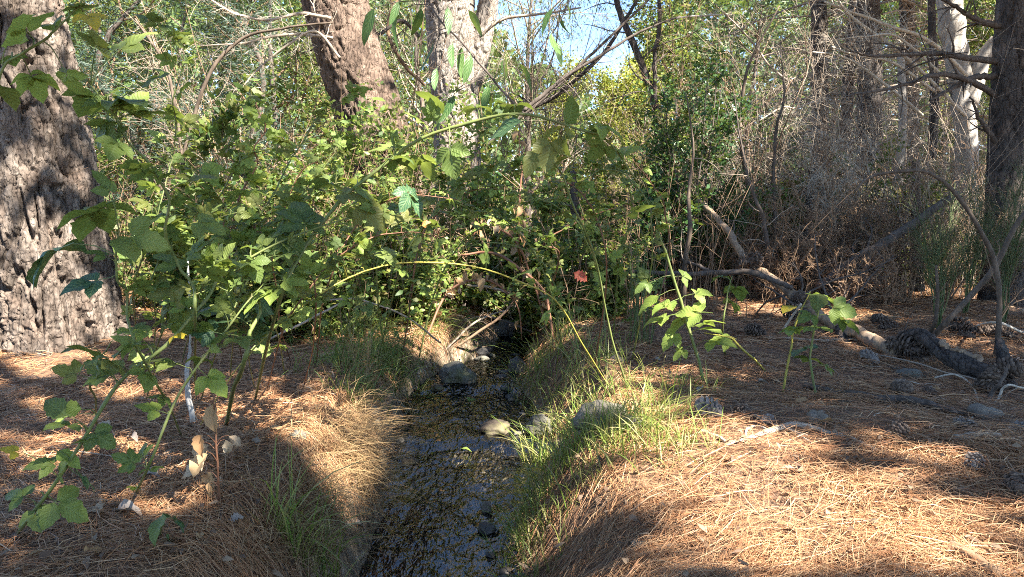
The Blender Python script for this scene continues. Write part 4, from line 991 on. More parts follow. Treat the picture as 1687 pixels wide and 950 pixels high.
# the wood beyond: reads as one mass
rng = np.random.default_rng(9)
n = 110000
az = np.radians(rng.uniform(-44, 44, n)); dd = rng.uniform(27, 60, n); x = dd * np.sin(az); y = dd * np.cos(az); g = H(x, y)
z = g + rng.random(n)**1.1 * dd * (.36 + .06 * vnoise(x * .2, y * .2, 0, 84))
cl = vnoise(x * .35, y * .35, z * .45, 81) + .5 * vnoise(x * .9, y * .9, z * 1.1, 82)
u_, v_ = proj(np.stack([x, y, z], -1))
treeline = np.interp(u_, [700, 780, 850, 900, 960, 1020, 1090, 1130, 1180], [-400, 20, 90, 120, 150, 140, 70, -100, -400]) + 26 * vnoise(u_ * .05, 0, 0, 83)
ok = (cl > -0.75) & (v_ > treeline); p = np.stack([x, y, z], -1)[ok]
V, Q = diamonds(p, rvec(len(p), rng), .46 * rng.uniform(.6, 1.4, len(p)), .27, rng)
tag(obj('far_woods', MB().add(V, Q).mesh('far_woods', M['foliage_far'], smooth=False)), kind='stuff')
# fine dead stems and withered twigs standing everywhere in the thicket: nobody could count them
for nm, n, x0, x1, y0, y1, hm, mt, sd in (('dead_undergrowth', 5600, 1.6, 9.5, 7.2, 15, 1.7, 'twig_brown', 91), ('dead_undergrowth', 3000, -7.5, 2.4, 5.6, 12, 1.7, 'twig_brown', 92), ('dead_undergrowth', 3500, 1.8, 10, 7.6, 14, 3.0, 'twig_grey', 93)):
    rg = np.random.default_rng(sd); x = rg.uniform(x0, x1, n); y = rg.uniform(y0, y1, n)
    k = (vnoise(x * .9, y * .9, 0, sd) + .5 * rg.normal(size=n) > -.1) & (chan(x, y)[0] > .3) & (np.abs(x) < y * .74); x, y = x[k], y[k]; n = len(x)
    t = np.linspace(0, 1, 5); hh = hm * rg.uniform(.25, 1, n)**1.3; ln = rg.normal(size=(n, 2)) * .30
    C = np.stack([x, y, H(x, y) - .02], -1)[:, None] + np.concatenate([ln[:, None] * (t**1.6)[None, :, None] * hh[:, None, None], (hh[:, None] * t)[..., None]], -1) + np.cumsum(rg.normal(size=(n, 5, 3)) * .04, 1) * hh[:, None, None]
    R = rg.uniform(.0022, .005, (n, 1)) * np.linspace(1, .4, 5)[None]
    C1, R1 = grow(C, R, 4, rg, .38, (25, 80), .25, 1, 3, .25, -.08, .6, .0018)
    mb = MB()
    for c, r_ in ((C, R), (C1, R1)):
        V, Q, _ = tubes(c, r_, 3); mb.add(V, Q)
    tag(obj(nm, mb.mesh(nm, M[mt])), kind='stuff')
# undergrowth between the bushes: ground cover nobody could count
n = 52000; d = rng.uniform(5.4, 17, n); az = np.radians(rng.uniform(-40, 40, n)); x = d * np.sin(az); y = d * np.cos(az)
cl = vnoise(x * .8, y * .8, 0, 85) + .3 * vnoise(x * 2.3, y * 2.3, 0, 86)
ok = (chan(x, y)[0] > .15) & (cl > np.where(x > 1.4, .15, -.25)) & ~((x > 1.0) & (y < 8.3)) & ~((y < 6.0) & (cl < .2)) & ~((x < -2.0) & (y < 7)); x, y, cl = x[ok], y[ok], cl[ok]; n = len(x)
p = np.stack([x, y, H(x, y) + rng.random(n) * (.15 + .5 * np.clip(cl + .4, 0, 1))], -1)
V, Q, T, U = ribbons(p, rvec(n, rng) * [1, 1, .5] + [0, 0, .2], .07 * rng.uniform(.6, 1.3, n), .035, rng)
tag(obj('undergrowth', MB().add(V, Q, T, U=U).mesh('undergrowth', M['foliage'])), kind='stuff')
M['peeled'] = woodmat('peeled_pine_wood', [(0.09, 0.06, 0.042), (0.22, 0.145, 0.09), (0.32, 0.225, 0.145), (0.15, 0.115, 0.09), (0.26, 0.2, 0.15)], 12, 0.75, 0.5, (1, 1, 0.5))

# ================================================================== fallen wood on the right
def sub_part(name, mb, mats, root, parent):
    o = obj(name, mb.mesh(name, mats, root.location), parent); return o
def wood(name, cat, pts, wpx, mat, label, seed, group=None, sides=10, n=40, rough=0.12, sub=None, sub_n=(0, 0), ground=False):
    """pts: (px, py, d) or (px, py) lying on the ground"""
    q = []
    for p in pts: q.append(P(*p) if len(p) == 3 else gp(p[0], p[1]))
    C = spline(q, n); rg = np.random.default_rng(seed)
    w = np.interp(np.linspace(0, 1, n), np.linspace(0, 1, len(wpx)), wpx) / 2 * C[:, 1] / F
    kk = np.linspace(0, 1, n)[:, None] * 6
    C = C + np.cumsum(rg.normal(size=C.shape), 0) * (w.mean() * 0.10) + 0.010 * np.linalg.norm(C[-1] - C[0]) * np.concatenate([vnoise(kk, seed * .7 + a, 0, seed) for a in (.3, .6, .9)], 1) * np.sin(np.linspace(0, np.pi, n))[:, None]
    if ground: C[:, 2] = H(C[:, 0], C[:, 1]) + w * 0.55 + 0.006
    root = empty(name, C[0], label, cat, group)
    V, Q, T = tubes(C, w, sides, True)
    k = max(w.mean(), .004); ax = V / max(k, .004)
    V = V + k * rough * np.stack([fbm(ax[:, 0] * .9, ax[:, 1] * .35, ax[:, 2] * .9, seed + a, 3) for a in range(3)], -1)
    tn = np.clip(.5 + .6 * fbm(V[:, 0] * 40, V[:, 1] * 40, V[:, 2] * 40, seed, 2), 0, 1)
    st = part('stem', MB().add(V, Q, T, U=np.stack([tn, tn], -1)), M[mat], root)
    if sub:
        C1, R1 = grow(C[None], w[None], sub_n[0], rg, .30, (40, 80), .12, .97, 8, .26, .03, .26, .0014)
        for c, r_ in zip(C1, R1):
            V, Q, T = tubes(c, r_, 5, True); mb = MB().add(V, Q, T)
            if sub_n[1]:
                C2, R2 = grow(c[None], r_[None], sub_n[1], rg, .45, (30, 70), .15, 1, 4, .24, 0, .5, .0011); V, Q, _ = tubes(C2, R2, 3); mb.add(V, Q); C3, R3 = grow(C2, R2, 3, rg, .5, (30, 70), .2, 1, 3, .2, 0, .6, .0009); V, Q, _ = tubes(C3, R3, 3); mb.add(V, Q)
            sub_part('twig', mb, M[sub], root, st)
    return root, C, w
log, LC, LW = wood('fallen_log', 'log', [(1700, 668, 3.70), (1625, 634, 3.98), (1560, 615, 4.28), (1505, 592, 4.55), (1462, 576, 4.78)], [40, 44, 38, 36, 30], 'bark_dark',
                   'dark rotten fallen log lying across the needles on the right', 801, None, 26, 150, 0.34)
o = log.children[0]; bpy.data.objects.remove(o)
V, Q, U = trunk([LC[0] - [0, 0, .02], LC[40] - [0, 0, .015], LC[80], LC[115], LC[149]], [.046, .054, .050, .047, .036], 90, 260, [(0.05, 0.22, 0.014)], 0.006, 71)
mb = MB().add(V, Q, U=U); n0 = 90
for e, c in ((0, LC[0]), (259, LC[149])):
    ring = V[e * 90:(e + 1) * 90]; k = np.arange(90); mb.add(np.vstack([ring, c[None]]), T=np.stack([k, (k + 1) % 90, np.full(90, 90)], -1))
part('stem', mb, M['bark_dark'], log)
c = LC[52:98] + np.array([0.0, -0.02, 1.0]) * .036; V, Q, T = tubes(c, .018 * np.sin(np.linspace(.2, 2.9, 46)) * (1 + .3 * vnoise(np.arange(46) * .4, 0, 0, 3)), 14, True)
V = V + .008 * np.stack([fbm(V[:, 0] * 50, V[:, 1] * 50, V[:, 2] * 50, 5 + a, 2) for a in range(3)], -1)
part('bare_wood', MB().add(V, Q, T), M['peeled'], log)
wood('leaning_log', 'log', [(1478, 584, 4.74), (1440, 566, 4.95), (1395, 545, 5.25), (1330, 512, 5.7), (1262, 462, 6.3), (1225, 428, 6.7), (1185, 372, 7.2), (1152, 332, 7.6)], [24, 22, 20, 17, 14, 12, 10, 7],
     'peeled', 'reddish peeled dead pine stem leaning down onto the rotten log', 802, None, 18, 140, 0.20, 'twig_dark', (12, 5))
wood('log_stub', 'branch', [(1385, 540, 5.3), (1397, 560, 5.2), (1408, 582, 5.1)], [18, 17, 15], 'bark_dark', 'short dark broken branch propping the peeled stem', 803)
B = 'dead sticks and branches on the needle floor'
wood('dead_branch', 'branch', [(1005, 447, 6.4), (1100, 448, 6.3), (1180, 451, 6.2), (1240, 452, 6.1), (1300, 474, 5.9)], [6, 8, 9, 10, 8], 'twig_dark', 'long dark branch lying level behind the grey sapling', 804, B)
wood('dead_branch', 'branch', [(1130, 430, 6.6), (1160, 440, 6.4), (1200, 455, 6.2)], [6, 6, 5], 'twig_dark', 'short dark branch slanting down onto the level branch', 805, B)
wood('dead_branch', 'branch', [(1345, 474, 6.9), (1400, 430, 7.0), (1450, 402, 7.0), (1505, 366, 7.1), (1570, 322, 7.2)], [12, 14, 16, 14, 10], 'twig_dark', 'leaning grey-brown branch rising to the right through the brush', 806, B, sub='twig_dark', sub_n=(8, 3))
wood('dead_branch', 'branch', [(1196, 733), (1250, 717), (1305, 702), (1360, 712), (1400, 722), (1452, 746)], [7, 9, 11, 9, 7, 4], 'twig_pale', 'pale curved stick with a loop at the edge of the sunlit needles', 807, B, 8, 40, .1)
wood('dead_branch', 'branch', [(1228, 724), (1233, 708), (1248, 702), (1262, 706), (1270, 714)], [4, 5, 5, 4, 3], 'twig_pale', 'small pale looped twig beside the curved stick', 808, B, 7)
wood('dead_branch', 'branch', [(1300, 704), (1325, 722), (1345, 738)], [4, 4, 3], 'twig_pale', 'thin pale twig forking from the curved stick', 809, B, 7)
wood('dead_branch', 'branch', [(1325, 640), (1360, 648), (1420, 657), (1480, 664), (1535, 674), (1590, 686)], [8, 11, 13, 14, 13, 8], 'twig_dark', 'long dark stick with grey top lying in front of the log', 810, B, 9, 40, .25, ground=True)
wood('dead_branch', 'branch', [(1440, 685), (1462, 670), (1478, 662)], [3, 4, 4], 'twig_pale', 'short pale twig leaning on the long dark stick', 811, B, 6)
wood('dead_branch', 'branch', [(1240, 550), (1290, 560), (1330, 563), (1385, 562), (1425, 566)], [4, 5, 6, 5, 3], 'twig_grey', 'grey twig on the shaded ground below the peeled stem', 812, B, 6, ground=True)
wood('dead_branch', 'branch', [(1265, 565), (1290, 542), (1320, 500, 5.2)], [3, 4, 4], 'twig_pale', 'thin pale twig standing up from the shaded ground', 813, B, 6)
wood('dead_branch', 'branch', [(1410, 575), (1470, 590, 4.6), (1560, 612, 4.15), (1640, 634, 3.85)], [3, 3, 3, 2], 'twig_grey', 'thin bent twig lying over the rotten log', 814, B, 6)
wood('dead_branch', 'branch', [(1540, 622, 4.05), (1570, 616, 4.0), (1600, 632, 3.9), (1612, 660)], [3, 3, 3, 3], 'twig_pale', 'pale arched twig bowing in front of the rotten log', 815, B, 6)
wood('dead_branch', 'branch', [(1618, 700), (1628, 665, 3.5), (1650, 630, 3.5), (1662, 600, 3.5)], [7, 8, 6, 4], 'twig_dark', 'forked dark stick poking up beside the pale stone', 816, B, 7)
wood('dead_branch', 'branch', [(1566, 905), (1600, 925), (1640, 952)], [17, 20, 20], 'twig_brown', 'thick weathered chunk of branch at the bottom right corner', 817, B, 10, 24, .22, ground=True)
wood('dead_branch', 'branch', [(1572, 727), (1605, 725), (1645, 724)], [12, 14, 12], 'twig_grey', 'short pale grey log piece in the shaded needles', 818, B, 10, 16, .12, ground=True)
wood('dead_branch', 'branch', [(-30, 915), (20, 893), (55, 880), (88, 877)], [11, 12, 9, 6], 'twig_dark', 'dark twig in the bottom left corner', 819, B, 7, ground=True, sub='twig_dark', sub_n=(3, 0))
wood('dead_branch', 'branch', [(90, 880), (105, 920), (125, 960)], [6, 6, 5], 'twig_dark', 'thin dark twig running down from the corner twig', 820, B, 6, ground=True)
wood('dead_branch', 'branch', [(505, 496, 4.4), (560, 493, 4.4), (620, 500, 4.5), (670, 522, 4.7), (725, 565, 5.2)], [3, 3, 3, 3, 3], 'twig_grey', 'pale bent stick reaching over the left bank to the stream', 821, B, 6)
wood('dead_branch', 'branch', [(425, 570), (470, 545, 4.1), (520, 520, 4.2), (560, 500, 4.3)], [3, 4, 4, 3], 'twig_grey', 'straight grey stick leaning on the left bank', 822, B, 6)
wood('dead_branch', 'branch', [(1690, 640, 3.6), (1660, 634, 3.6), (1640, 660), (1600, 690)], [4, 4, 4, 3], 'twig_pale', 'pale forked twig beside the cones at the right edge', 823, B, 6, sub='twig_pale', sub_n=(3, 0))
wood('dead_branch', 'branch', [(1130, 720), (1160, 712), (1195, 730)], [6, 7, 6], 'twig_pale', 'pale stick running into the sunlit grass', 824, B, 7)
wood('dead_branch', 'branch', [(1600, 540), (1640, 530, 4.8), (1690, 548)], [4, 5, 4], 'twig_pale', 'arched pale twig in the sun at the right edge', 825, B, 6)
MARKS = [(str(o['label']), o.location.copy()) for o in sc.objects if o.parent is None and o.get('category') in ('stone', 'branch', 'log', 'grass clump', 'stump')]
USED = {}
def near_label(head, c):
    ms = sorted(MARKS, key=lambda m: (m[1].x - c[0])**2 + (m[1].y - c[1])**2)
    for lab, loc in ms[:30]:
        w = lab.split(); cut = next((i for i, a in enumerate(w) if i > 2 and a in ('in', 'at', 'of', 'with', 'against', 'beside', 'half', 'standing', 'lying', 'leaning', 'below', 'behind', 'near', 'just', 'running', 'reaching', 'rising', 'slanting', 'under', 'forking', 'on', 'by', 'over', 'poking', 'propping', 'bowing', 'crossing', 'arching')), 7)
        out_ = head + ' nearest to the ' + ' '.join(w[:min(cut, 7)])
        if out_ in USED: continue
        USED[out_] = 1; return out_
    return head
# small stones along the water's edge
rng = np.random.default_rng(97)
for i in range(22):
    y = rng.uniform(2.5, 6.4); sd = -1 if i % 2 else 1; x = float(scx(y)) + sd * float(shw(y)) * rng.uniform(.55, 1.08); a = rng.uniform(.018, .05)
    v, f = ICO[3]; sh = 1 + .3 * fbm(v[:, 0] * 1.4 + i, v[:, 1] * 1.4, v[:, 2] * 1.4, 200 + i, 2) - .15 * np.abs(vnoise(v[:, 0] * 2.3, v[:, 1] * 2.3, v[:, 2] * 2.3, 230 + i))
    c = np.array([x, y, max(float(zw(y)) - .004, float(H(x, y)))])
    o = obj('small_stone', MB().add(v * sh[:, None] * a * np.array([rng.uniform(.9, 1.5), rng.uniform(.8, 1.2), .6]), T=f).mesh('small_stone', M[['rock_wet', 'rock_brown', 'rock_wet', 'rock'][i % 4]]), None, tuple(c))
    tag(o, near_label(['dark wet', 'brown', 'blackish', 'grey'][i % 4] + ' small stone', c), 'stone', "small stones along the water's edge")
# broken bark, cone scales and leaf scraps: nobody could count them
rng = np.random.default_rng(66); n = 2600
r = 1.6 * (9.0 / 1.6)**(rng.random(n)); th = np.radians(rng.uniform(-39, 39, n)); x = r * np.sin(th); y = r * np.cos(th)
k = (chan(x, y)[0] > .06) & (vnoise(x * 1.3, y * 1.3, 0, 67) + .4 * rng.normal(size=n) > .0); x, y = x[k], y[k]; n = len(x)
V, Q, T, U = ribbons(np.stack([x, y, H(x, y) + .022 + .012 * rng.random(n)], -1), np.stack([rng.normal(size=n), rng.normal(size=n), rng.normal(size=n) * .15], -1), rng.uniform(.015, .055, n), rng.uniform(.008, .022, n), rng, .1, .2)
M['scraps'] = leafmat('litter_scraps', [(0.06, 0.036, 0.022), (0.13, 0.08, 0.05), (0.20, 0.135, 0.09), (0.27, 0.19, 0.12), (0.08, 0.055, 0.04)], 0.0, 0.85)
tag(obj('litter', MB().add(V, Q, T, U=U).mesh('litter', M['scraps'])), kind='stuff')
# bits of twig scattered on the ground
rng = np.random.default_rng(61)
for k in range(30):
    px = rng.uniform(1010, 1680) if k < 22 else rng.uniform(150, 560); py = rng.uniform(520, 760) if k < 22 else rng.uniform(580, 900)
    c = gp(px, py); a = rng.uniform(0, np.pi); l = rng.uniform(.06, .22)
    pts = np.stack([c[0] + np.cos(a) * np.linspace(-l, l, 7), c[1] + np.sin(a) * np.linspace(-l, l, 7), np.zeros(7)], -1) + np.cumsum(rng.normal(size=(7, 3)) * .01, 0)
    pts[:, 2] = H(pts[:, 0], pts[:, 1]) + .012 + np.abs(rng.normal(size=7)) * .006
    V, Q, T = tubes(pts, rng.uniform(.0025, .005) * np.linspace(1, .5, 7), 5, True)
    o = obj('fallen_twig', MB().add(V, Q, T).mesh('fallen_twig', M[['twig_grey', 'twig_pale', 'twig_dark', 'twig_brown'][k % 4]], c), None, tuple(c))
    tag(o, near_label(['grey', 'pale', 'dark', 'brown'][k % 4] + ' dead twig lying', c), 'twig', 'short twigs scattered on the needle floor')

# bowed living stems at the right edge, saplings and posts
BW = 'bowed stems and saplings'
bow, bc, bw = wood('bowed_stem', 'sapling', [(1640, 588), (1646, 555, 4.75), (1648, 500, 4.75), (1640, 440, 4.75), (1620, 385, 4.75), (1580, 325, 4.75), (1530, 290, 4.75), (1480, 284, 4.75), (1435, 292, 4.75), (1405, 318, 4.75)], [10, 9, 8, 8, 7, 7, 6, 5, 4, 3],
     'stem_brown', 'brown stem bowed in a wide arch over the right brush', 830, BW, 8, 60, .06, 'twig_brown', (7, 3))
wood('bowed_stem', 'sapling', [(1528, 566), (1560, 530, 4.9), (1600, 483, 4.9), (1636, 435, 4.9), (1662, 380, 4.9), (1700, 325, 4.9)], [10, 9, 9, 9, 8, 8], 'stem_brown', 'olive-brown stem leaning right across the bowed arch', 831, BW, 8, 40, .06)
wood('bowed_stem', 'sapling', [(1528, 562), (1541, 530, 5.0), (1546, 480, 5.0), (1543, 440, 5.0)], [8, 7, 6, 4], 'stem_brown', 'short upright stem beside the foot of the leaning stem', 832, BW, 7, 30, .06, 'twig_brown', (6, 4))
wood('stump', 'stump', [(1652, 606), (1650, 580, 4.5), (1648, 556, 4.6)], [24, 20, 13], 'bark_dark', 'short dark stump at the foot of the bowed arch', 833, None, 14, 20, .15)
for i, (pts, w, mat, lab) in enumerate([
        ([(1124, 512, 6.6), (1129, 430, 6.6), (1137, 370, 6.55), (1133, 310, 6.6), (1140, 240, 6.6), (1128, 150, 6.6)], [10, 9, 8, 6, 4, 1.5], 'stem_brown', 'slim grey sapling right of the reed stems'),
        ([(948, 485, 8.0), (950, 400, 8.0), (953, 330, 8.0), (951, 282, 8.0)], [17, 15, 14, 13], 'bark_dark', 'dark standing post-like broken trunk in the middle'),
        ([(1330, 480, 8.6), (1332, 380, 8.6), (1335, 272, 8.6)], [14, 14, 12], 'bark_dark', 'dark broken stem standing in the right brush'),
        ([(1318, 478, 7.9), (1312, 420, 7.9), (1306, 372, 7.9)], [15, 14, 13], 'stem_brown', 'brown standing stump stem left of the low brush'),
        ([(1340, 478, 7.7), (1345, 420, 7.7), (1350, 380, 7.7)], [19, 18, 16], 'bark_dark', 'thick dark stem standing beside the brown one'),
        ([(1512, 480, 8.2), (1516, 420, 8.2), (1520, 360, 8.2), (1522, 270, 8.2)], [20, 17, 15, 12], 'stem_brown', 'grey-lit stem standing behind the drooping broom'),
        ([(1275, 500, 7.2), (1268, 430, 7.2), (1260, 360, 7.2), (1240, 310, 7.2), (1222, 230, 7.2), (1212, 150, 7.2)], [9, 8, 7, 5, 3, 1], 'twig_dark', 'crooked dark stem rising beside the leaning dead stem'),
        ([(1238, 440, 8.4), (1232, 330, 8.4), (1220, 220, 8.4), (1225, 120, 8.4), (1280, 10, 8.4)], [7, 7, 6, 5, 2], 'stem_brown', 'thin crooked brown stem left of the grey dead tangle'),
        ([(1280, 450, 8.2), (1276, 330, 8.2), (1277, 220, 8.2), (1292, 165, 8.2), (1285, 60, 8.2)], [6, 6, 5, 4, 1.2], 'twig_dark', 'thin dark stem with a kink in the right thicket'),
        ([(1088, 420, 10.0), (1092, 300, 10.0), (1085, 175, 10.0), (1062, 110, 10.0), (1022, 20, 10.0), (1005, -30, 10.0)], [14, 13, 13, 12, 10, 8], 'bark_dark', 'leaning dark sapling crossing the patch of sky'),
        ([(1078, 180, 10.0), (1075, 100, 10.0), (1083, 50, 10.0), (1080, -20, 10.0)], [8, 7, 7, 5], 'bark_dark', 'thin upright dark stem beside the leaning dark sapling'),
        ([(300, 400, 7.6), (303, 280, 7.6), (322, 190, 7.6), (352, 110, 7.6), (400, 66, 7.6), (470, 48, 7.6), (550, 40, 7.6)], [7, 7, 6, 6, 5, 4, 3], 'stem_brown', 'thin forked sapling bending right into the bare grey branches'),
        ([(304, 300, 7.6), (290, 160, 7.6), (262, 90, 7.6), (225, 30, 7.6)], [5, 5, 4, 3], 'stem_brown', 'thin straight stem leaning left from the forked sapling')]):
    wood('sapling', 'sapling', pts, w, mat, lab, 840 + i, BW, 8, 40, .08, 'twig_dark' if i % 2 else 'twig_grey', (6, 3))
# bare branches high across the view
BB = 'bare branches across the upper view'
for i, (pts, w, mat, lab) in enumerate([
        ([(835, 205, 9.6), (870, 180, 9.6), (930, 145, 9.6), (990, 90, 9.6), (1050, 0, 9.6), (1080, -40, 9.6)], [12, 14, 13, 10, 9, 8], 'bark_dark', 'thick dark bare branch slanting up to the patch of sky'),
        ([(800, 240, 9.4), (860, 190, 9.4), (930, 130, 9.4), (990, 70, 9.4), (1070, -8, 9.4)], [9, 10, 9, 7, 6], 'twig_dark', 'dark bare branch running parallel above the thick one'),
        ([(862, 182, 9.0), (900, 150, 9.0), (940, 120, 9.0), (995, 88, 9.0), (1050, 55, 9.0), (1120, 28, 9.0)], [11, 11, 10, 8, 7, 4], 'twig_dark', 'long bare branch slanting gently to the right across the sky'),
        ([(545, 30, 8.4), (500, 20, 8.4), (440, 30, 8.3), (380, 18, 8.3), (330, -10, 8.2)], [9, 9, 7, 6, 4], 'twig_pale', 'pale bare branch reaching left from the leaning brown trunk'),
        ([(548, 62, 8.4), (500, 55, 8.4), (440, 62, 8.3), (390, 72, 8.2), (330, 75, 8.1)], [8, 8, 7, 5, 3], 'twig_pale', 'pale drooping bare branch under the highest one on the left'),
        ([(560, 95, 8.3), (520, 52, 8.3), (480, 70, 8.2), (430, 110, 8.1), (395, 150, 8.0)], [7, 7, 6, 5, 3], 'twig_pale', 'hooked pale bare branch curling down beside the brown trunk'),
        ([(690, 60, 9.8), (660, 35, 9.6), (620, 60, 9.4), (560, 70, 9.2), (500, 90, 9.0)], [10, 9, 8, 6, 4], 'twig_dark', 'dark bare branch crossing in front of the leaning brown trunk'),
        ([(700, 140, 10.2), (660, 100, 10.0), (640, 40, 10.0), (670, -20, 10.0)], [9, 9, 8, 6], 'twig_brown', 'brown bare branch forking up between the two trunks'),
        ([(790, 60, 10.4), (830, 30, 10.3), (900, 20, 10.2), (960, 10, 10.0)], [9, 8, 6, 4], 'twig_grey', 'grey bare branch reaching right from the pale forked trunk'),
        ([(1600, 130, 9.4), (1540, 70, 9.2), (1470, 40, 9.0), (1410, 20, 8.9), (1360, 0, 8.8)], [11, 10, 9, 7, 5], 'twig_pale', 'sunlit pale branch arching left from the bleached dead tree'),
        ([(1590, 190, 9.4), (1520, 120, 9.2), (1460, 70, 9.0), (1400, 25, 8.9), (1370, -10, 8.8)], [10, 9, 9, 7, 5], 'twig_pale', 'long pale branch slanting up left from the bleached dead tree'),
        ([(1540, 150, 9.2), (1470, 105, 9.0), (1410, 92, 8.8), (1370, 80, 8.6)], [9, 8, 6, 4], 'twig_pale', 'pale branch with fine twigs below the long slanting one'),
        ([(1560, 130, 9.0), (1480, 62, 8.9), (1430, 60, 8.8), (1380, 66, 8.7)], [7, 6, 5, 3], 'twig_pale', 'thin sunlit branch with hooked twigs in the right thicket'),
        ([(1520, 190, 9.0), (1450, 130, 8.9), (1390, 92, 8.8), (1340, 85, 8.6)], [8, 8, 6, 4], 'twig_pale', 'sunlit lichen-grey branch pointing left at mid height'),
        ([(1330, 160, 9.0), (1270, 110, 8.9), (1230, 60, 8.8), (1190, 20, 8.7)], [6, 6, 5, 4], 'twig_grey', 'thin grey branch curving up left of the dark pines'),
        ([(1350, 165, 8.9), (1310, 178, 8.9), (1290, 176, 8.8), (1250, 200, 8.7)], [5, 5, 4, 3], 'twig_pale', 'thin wavy pale branch below the grey one'),
        ([(1110, 30, 9.0), (1160, 26, 8.9), (1205, 24, 8.8)], [5, 5, 3], 'twig_pale', 'short pale twig sticking out beside the holly')]):
    wood('bare_branch', 'branch', pts, [a * .62 for a in w], 'twig_grey' if mat == 'twig_pale' and i < 9 else mat, lab, 870 + i, BB, 7, 50, .14, mat, (20, 7))
# branchy twig jam over the stream with dry leaves
TJ = 'twigs jammed over the stream'
for i, (pts, w, mat, lab) in enumerate([
        ([(735, 575), (770, 540, 6.0), (800, 520, 6.1), (835, 510, 6.2)], [3, 4, 3, 2], 'twig_grey', 'pale twig rising from the sand spit to the twig jam'),
        ([(750, 572), (790, 545, 5.9), (840, 505, 6.0), (870, 440, 6.2)], [4, 5, 4, 3], 'twig_brown', 'reddish twig crossing the twig jam'),
        ([(770, 470, 6.4), (820, 475, 6.4), (880, 500, 6.4), (930, 540, 6.5)], [4, 5, 4, 3], 'twig_grey', 'grey twig arching over the far stream'),
        ([(760, 420, 6.2), (800, 415, 6.2), (840, 430, 6.0), (890, 470, 5.8), (905, 520, 5.6), (920, 640, 5.0)], [4, 5, 5, 5, 5, 4], 'cane_red', 'red-brown cane bowing down to the right bank of the stream'),
        ([(680, 520, 6.2), (740, 530, 6.2), (800, 520, 6.2), (880, 545, 6.3)], [4, 4, 4, 3], 'twig_dark', 'dark twig lying level over the far stream')]):
    wood('jammed_twig', 'twig', pts, w, mat, lab, 900 + i, TJ, 6, 26, .06, mat if mat != 'cane_red' else 'twig_brown', (9, 4))

# ================================================================== pine cones
def cone_mesh(name, mat, seed, ns=110, open_=1.0):
    rg = np.random.default_rng(seed); mb = MB()
    k = np.arange(ns); t = (k + .5) / ns; ph = k * 2.39996
    rad = 0.36 * np.sin(np.pi * np.clip(t * .93 + .06, 0, 1))**0.75; z = t * 1.0
    lift = np.radians(np.interp(t, [0, .3, 1], [-12, 22, 70])); ln = (0.16 + 0.12 * np.sin(np.pi * t)) * open_
    o = np.stack([np.cos(ph), np.sin(ph), 0 * ph], -1); sd = np.stack([-np.sin(ph), np.cos(ph), 0 * ph], -1)
    b = o * (rad * .45)[:, None] + np.array([0, 0, 1.]) * z[:, None]
    dv = o * np.cos(lift)[:, None] + np.array([0, 0, 1.]) * np.sin(lift)[:, None]; nv = -o * np.sin(lift)[:, None] + np.array([0, 0, 1.]) * np.cos(lift)[:, None]
    L = ((rad * .62 + ln * .35) * rg.uniform(.75, 1.15, ns) * (rg.random(ns) > .06))[:, None]; w = (0.062 + .05 * np.sin(np.pi * t))[:, None]
    tip = b + dv * L; l = b + dv * L * .74 + sd * w; r_ = b + dv * L * .74 - sd * w; u = b + dv * L * .82 + nv * .045; d_ = b + dv * L * .78 - nv * .04
    V = np.stack([b, l, r_, tip, u, d_], 1).reshape(-1, 3)
    f = np.array([[0, 4, 1], [0, 2, 4], [1, 4, 3], [4, 2, 3], [0, 1, 5], [0, 5, 2], [1, 3, 5], [5, 3, 2]])
    scales = MB().add(V, T=(k[:, None, None] * 6 + f[None]).reshape(-1, 3))
    c = np.stack([np.zeros(8), np.zeros(8), np.linspace(-.02, .98, 8)], -1); Vc, Qc, Tc = tubes(c, np.array([.08, .17, .19, .19, .17, .13, .08, .03]), 8, True)
    return scales.mesh(name + '_scales', M[mat], smooth=False), MB().add(Vc, Qc, Tc).mesh(name + '_core', M[mat])
CONE = {k: [cone_mesh('cone', k, 5 + i * 9 + q, n_, op) for q, (n_, op) in enumerate(((110, 1.0), (84, 1.5), (130, .45), (62, 1.25)))] for i, k in enumerate(('cone', 'cone_grey'))}
def cone(px, py, wpx, mat, label, seed, lift=0.0, d=None):
    rg = np.random.default_rng(seed); c = P(px, py, d) if d else gp(px, py + wpx * .32)
    s = wpx * c[1] / F * 1.22
    root = empty('pine_cone', c if d else c + [0, 0, s * rg.uniform(.22, .36) + lift], label, 'pine cone', 'pine cones on the forest floor')
    az = rg.uniform(0, 2 * np.pi); tl = rg.uniform(1.15, 1.75)
    for nm, me in zip(('scales', 'core'), CONE[mat][seed % 4]):
        o = obj(nm, me, root, None); o.location = (0, 0, 0)
        mtx = Matrix.Rotation(az, 4, 'Z') @ Matrix.Rotation(tl, 4, 'X') @ Matrix.Diagonal((s * rg.uniform(.85, 1.15), s * rg.uniform(.85, 1.15), s * rg.uniform(.85, 1.1), 1)) @ Matrix.Translation((0, 0, -.5)); o.matrix_local = mtx
        if nm == 'scales': o['kind'] = 'stuff'
